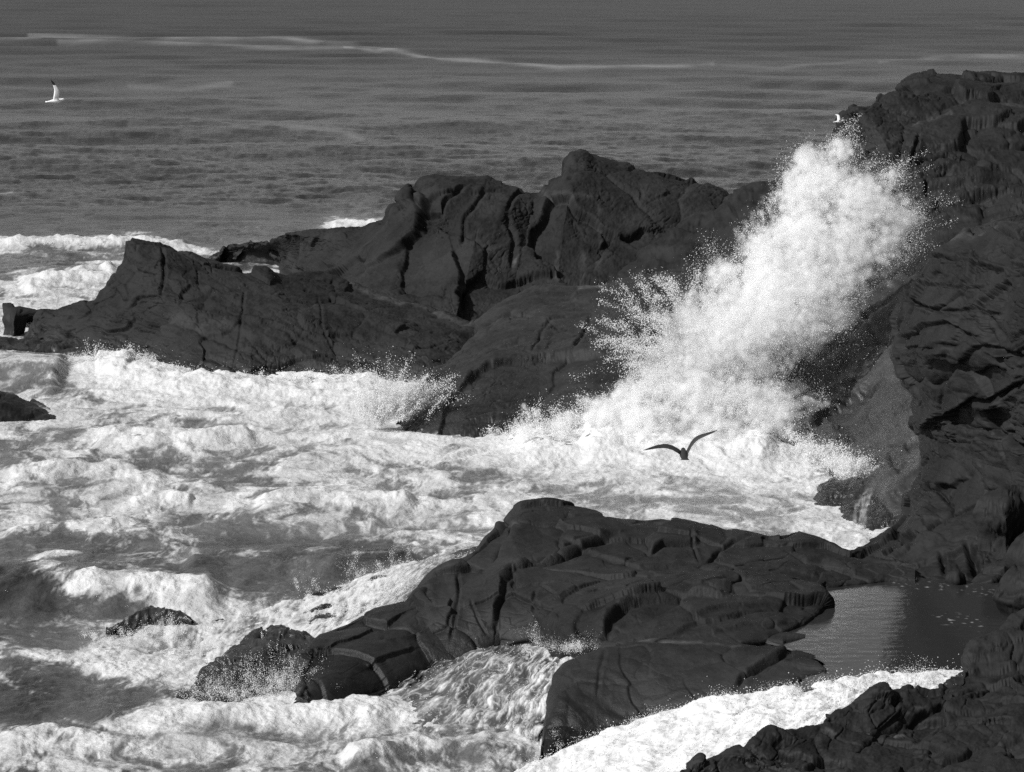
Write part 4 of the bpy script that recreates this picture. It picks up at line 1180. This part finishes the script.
c, r = splash([
    ([(925, 684), (880, 686), (820, 690), (760, 698), (700, 708)], 2.2, 5200, .22, .05, .016), ([(900, 682), (925, 684), (940, 684)], 2.3, 1600, .42, .1, .016), ([(690, 708), (640, 724), (580, 748)], 1.1, 2600, .22, .1, .016),
    ([(535, 640), (545, 648), (580, 652), (600, 648)], 1.8, 1900, .3, .0, .015),
    ([(440, 582), (410, 588), (385, 596)], 1.0, 2600, .4, -.3, .02), ([(230, 640), (190, 655), (160, 670)], .8, 2600, .25, -.1, .018),
    ([(560, 750), (553, 730), (556, 700)], .5, 700, .2, -.2, .014)])
for a in ((262, 704, 83.0, 60, 88, 30, 46, 12, 18, 4), (225, 706, 82.6, 40, 100, 26, 34, 8, 16, 4), (285, 690, 83.2, 26, 80, 24, 34, 9, 8, 4), (545, 646, 85.6, 30, 80, 30, 18, 5, 6, 3), (590, 650, 83.0, 26, 85, 30, 12, 4, 10, 2), (890, 682, 78.2, 30, 90, 26, 16, 5, 26, 3),
          (400, 588, 93.0, 60, 120, 24, 26, 8, 26, 8), (340, 612, 90.5, 40, 120, 26, 18, 6, 30, 8), (150, 640, 88.6, 40, 110, 30, 14, 5, 30, 6)):
    c2, r2_ = burst(*a, .004, .018, .09); c = np.r_[c, c2]; r = np.r_[r, r2_]
for V_, n_, up, f0 in ((V_S, 12000, .18, .05), (V_N, 9000, .12, .3), (V_M, 4000, .1, .3)):
    k = RNG.integers(0, V_.shape[0] - 1, n_), RNG.integers(2, V_.shape[1] - 2, n_)
    q = V_[k].copy(); kp = fbm3(q, 1.6, 3, off=3) > f0 - .25
    q = q[kp]; q[:, 2] += RNG.exponential(up * .4, len(q)) - .01; q += RNG.normal(0, .02, q.shape)
    c = np.r_[c, q]; r = np.r_[r, RNG.uniform(.007, .02, len(q))]
drops('near_splash', c, r)


# ------------------------------------------------------------------ gulls
def simple_mat(name, v, rough=.6):
    m, nt = new_mat(name)
    out = N(nt, 'ShaderNodeOutputMaterial'); b = N(nt, 'ShaderNodeBsdfPrincipled'); nt.links.new(b.outputs[0], out.inputs[0])
    n = N(nt, 'ShaderNodeTexNoise'); n.inputs['Scale'].default_value = 25
    nt.links.new(grey(nt, ramp(nt, n.outputs[0], .3, .7, v * .85, v * 1.1)), b.inputs['Base Color'])
    b.inputs['Roughness'].default_value = rough
    return m


M_WHITE = simple_mat('white_plumage', .8); M_GREYW = simple_mat('grey_plumage', .35); M_DARK = simple_mat('dark_plumage', .022); M_BLACK = simple_mat('black_plumage', .012); M_BILL = simple_mat('bill_horn', .3)


def gull(label, loc, heading, pitch, roll, span, left, right, dark=False, twist=0.0):
    """body lofted along its length, wings as tapered bent blades; x forward, y to its left, z up.
    left/right: list of (fraction of half span, raise angle in degrees, sweep back)"""
    vs, fs, mi = [], [], []

    def ring(secs, mats, seg=14):
        b = len(vs)
        for (x, z0, ry, rz) in secs:
            for k in range(seg):
                a = 2 * math.pi * k / seg
                vs.append((x, ry * math.cos(a), z0 + rz * math.sin(a)))
        for i in range(len(secs) - 1):
            for k in range(seg):
                fs.append((b + i * seg + k, b + i * seg + (k + 1) % seg, b + (i + 1) * seg + (k + 1) % seg, b + (i + 1) * seg + k)); mi.append(mats[i])
        fs.append(tuple(b + k for k in range(seg))[::-1]); mi.append(mats[0])
        e = b + (len(secs) - 1) * seg
        fs.append(tuple(e + k for k in range(seg))); mi.append(mats[-1])
    k = span / 1.35
    S_ = [(-.33, .0, .075, .006), (-.26, .0, .06, .012), (-.18, 0, .045, .035), (-.08, 0, .066, .062), (.03, 0, .076, .075), (.12, .005, .066, .066), (.18, .02, .044, .048), (.22, .03, .043, .045), (.26, .032, .036, .038), (.29, .028, .018, .02), (.335, .018, .008, .01), (.35, .01, .003, .004)]
    ring([(a * k, b * k, c * k, d * k) for a, b, c, d in S_], [0] * 9 + [3] * 2)
    for sgn, w in ((1, left), (-1, right)):
        y = .05 * k; z0 = .045 * k; xx = .05 * k
        secs = []
        prev = 0
        for (fr, ang, sw, chord) in w:
            dl = (fr - prev) * span / 2; prev = fr
            a = math.radians(ang)
            y += dl * math.cos(a); z0 += dl * math.sin(a); xx -= sw * k
            secs.append((xx, y, z0, chord * k, a))
        b = len(vs); SEG = 10
        for (x_, y_, z_, ch, a) in secs:
            for q in range(SEG):
                t = 2 * math.pi * q / SEG
                th = .085 * ch * math.sin(t) * (1 if math.cos(t) > 0 else .7)
                cx_ = ch * (.5 * math.cos(t) - .2)
                vs.append((x_ + cx_, sgn * (y_ - th * math.sin(a)), z_ + twist * cx_ + th * math.cos(a) - .1 * ch * (math.cos(t) * .5) ** 2))
        ns = len(secs)
        for i in range(ns - 1):
            for q in range(SEG):
                f = (b + i * SEG + q, b + i * SEG + (q + 1) % SEG, b + (i + 1) * SEG + (q + 1) % SEG, b + (i + 1) * SEG + q)
                fs.append(f if sgn > 0 else f[::-1]); mi.append(2 if i >= ns - 3 else 1)
        fs.append(tuple(b + (ns - 1) * SEG + q for q in range(SEG))); mi.append(2)
        fs.append(tuple(b + q for q in range(SEG))[::-1]); mi.append(1)
    me = bpy.data.meshes.new('gull'); me.from_pydata(vs, [], fs); me.update()
    me.polygons.foreach_set('material_index', mi); me.polygons.foreach_set('use_smooth', [True] * len(fs))
    for m in ((M_DARK, M_DARK, M_BLACK, M_BLACK) if dark else (M_WHITE, M_WHITE, M_BLACK, M_BILL)): me.materials.append(m)
    o = bpy.data.objects.new('gull', me); COL.objects.link(o)
    o.location = loc; o.rotation_euler = (math.radians(roll), math.radians(pitch), math.radians(heading))
    return tag(o, label, 'gull', 'gulls flying over the surf')


wing_r = [(0, 54, 0, .16), (.12, 62, -.02, .17), (.25, 60, -.03, .165), (.38, 48, -.02, .155), (.48, 34, .0, .14), (.62, 27, .03, .115), (.75, 25, .045, .09), (.88, 26, .05, .055), (1.0, 28, .05, .015)]
wing_l = [(0, 30, 0, .16), (.12, 32, -.02, .17), (.25, 25, -.03, .165), (.38, 13, -.02, .155), (.48, 2, .0, .14), (.62, -4, .03, .115), (.75, -8, .045, .09), (.88, -10, .05, .055), (1.0, -10, .05, .015)]
# flying away from the camera: its left is the picture's left
gull('dark gull with bowed wings gliding low over the foam in front of the spray', P(684, 455, 56.5), 90, -4, 0, 1.56, wing_l, wing_r, True, .28)
up = [(0, 60, 0, .17), (.12, 75, -.02, .175), (.25, 82, -.02, .17), (.38, 86, -.01, .155), (.5, 92, .0, .14), (.62, 96, .03, .115), (.75, 100, .045, .09), (.88, 98, .05, .06), (1.0, 92, .05, .015)]
up2 = [(a, max(20, b - 22), c, d) for a, b, c, d in up]
gull('white gull with wings raised straight up, alone over the open sea', P(55.5, 101, 92), 12, -4, 10, 1.30, up2, up)
wv = [(0, 40, 0, .16), (.12, 55, -.02, .17), (.25, 58, -.02, .165), (.38, 55, -.01, .155), (.5, 45, .0, .14), (.62, 15, .03, .115), (.75, 0, .045, .09), (.88, -5, .05, .055), (1.0, -5, .05, .015)]
gull('tiny white gull beside the top of the tall cliff, above the spray', P(839, 121.5, 140), 18, -4, 0, 1.25, wv, [(a, b * .5, c, d) for a, b, c, d in wv])


# ------------------------------------------------------------------ light, sky, camera
SUN_DIR = np.array([-0.72, -0.42, 0.72]); SUN_DIR /= np.linalg.norm(SUN_DIR)
ld = bpy.data.lights.new('sun', 'SUN'); ld.energy = 3.6; ld.angle = math.radians(2); ld.color = (1, 1, 1)
lo = bpy.data.objects.new('sun', ld); COL.objects.link(lo)
from mathutils import Vector
lo.rotation_euler = Vector(-SUN_DIR).to_track_quat('-Z', 'Y').to_euler()
lo.location = (0, 0, 60)

wd = bpy.data.worlds.new('World'); SC.world = wd; wd.use_nodes = True
nt = wd.node_tree; nt.nodes.clear()
sk = nt.nodes.new('ShaderNodeTexSky'); sk.sky_type = 'NISHITA'; sk.sun_disc = False
sk.sun_elevation = math.asin(SUN_DIR[2]); sk.sun_rotation = math.atan2(SUN_DIR[0], SUN_DIR[1])
bw = nt.nodes.new('ShaderNodeRGBToBW'); bg = nt.nodes.new('ShaderNodeBackground'); ow = nt.nodes.new('ShaderNodeOutputWorld')
bg.inputs[1].default_value = 0.082
nt.links.new(sk.outputs[0], bw.inputs[0]); nt.links.new(bw.outputs[0], bg.inputs[0]); nt.links.new(bg.outputs[0], ow.inputs[0])

cd = bpy.data.cameras.new('camera'); cam = bpy.data.objects.new('camera', cd); COL.objects.link(cam)
cam.location = (0, 0, CAM_H); cam.rotation_euler = (math.pi / 2 - PITCH, 0, 0)
cd.sensor_width = 36; cd.lens = FPX * 36 / 1024; cd.clip_start = 1; cd.clip_end = 500000
SC.camera = cam

SC.view_settings.view_transform = 'Standard'; SC.view_settings.look = 'None'
SC.view_settings.exposure = 0.35; SC.view_settings.gamma = 1.0
SC.view_settings.use_curve_mapping = False
cy = SC.cycles
cy.use_denoising = False
cy.max_bounces = 32; cy.diffuse_bounces = 3; cy.glossy_bounces = 3; cy.volume_bounces = 24; cy.transmission_bounces = 3; cy.transparent_max_bounces = 8
cy.volume_step_rate = 1.0; cy.volume_max_steps = 256
cy.use_adaptive_sampling = True; cy.adaptive_threshold = 0.006
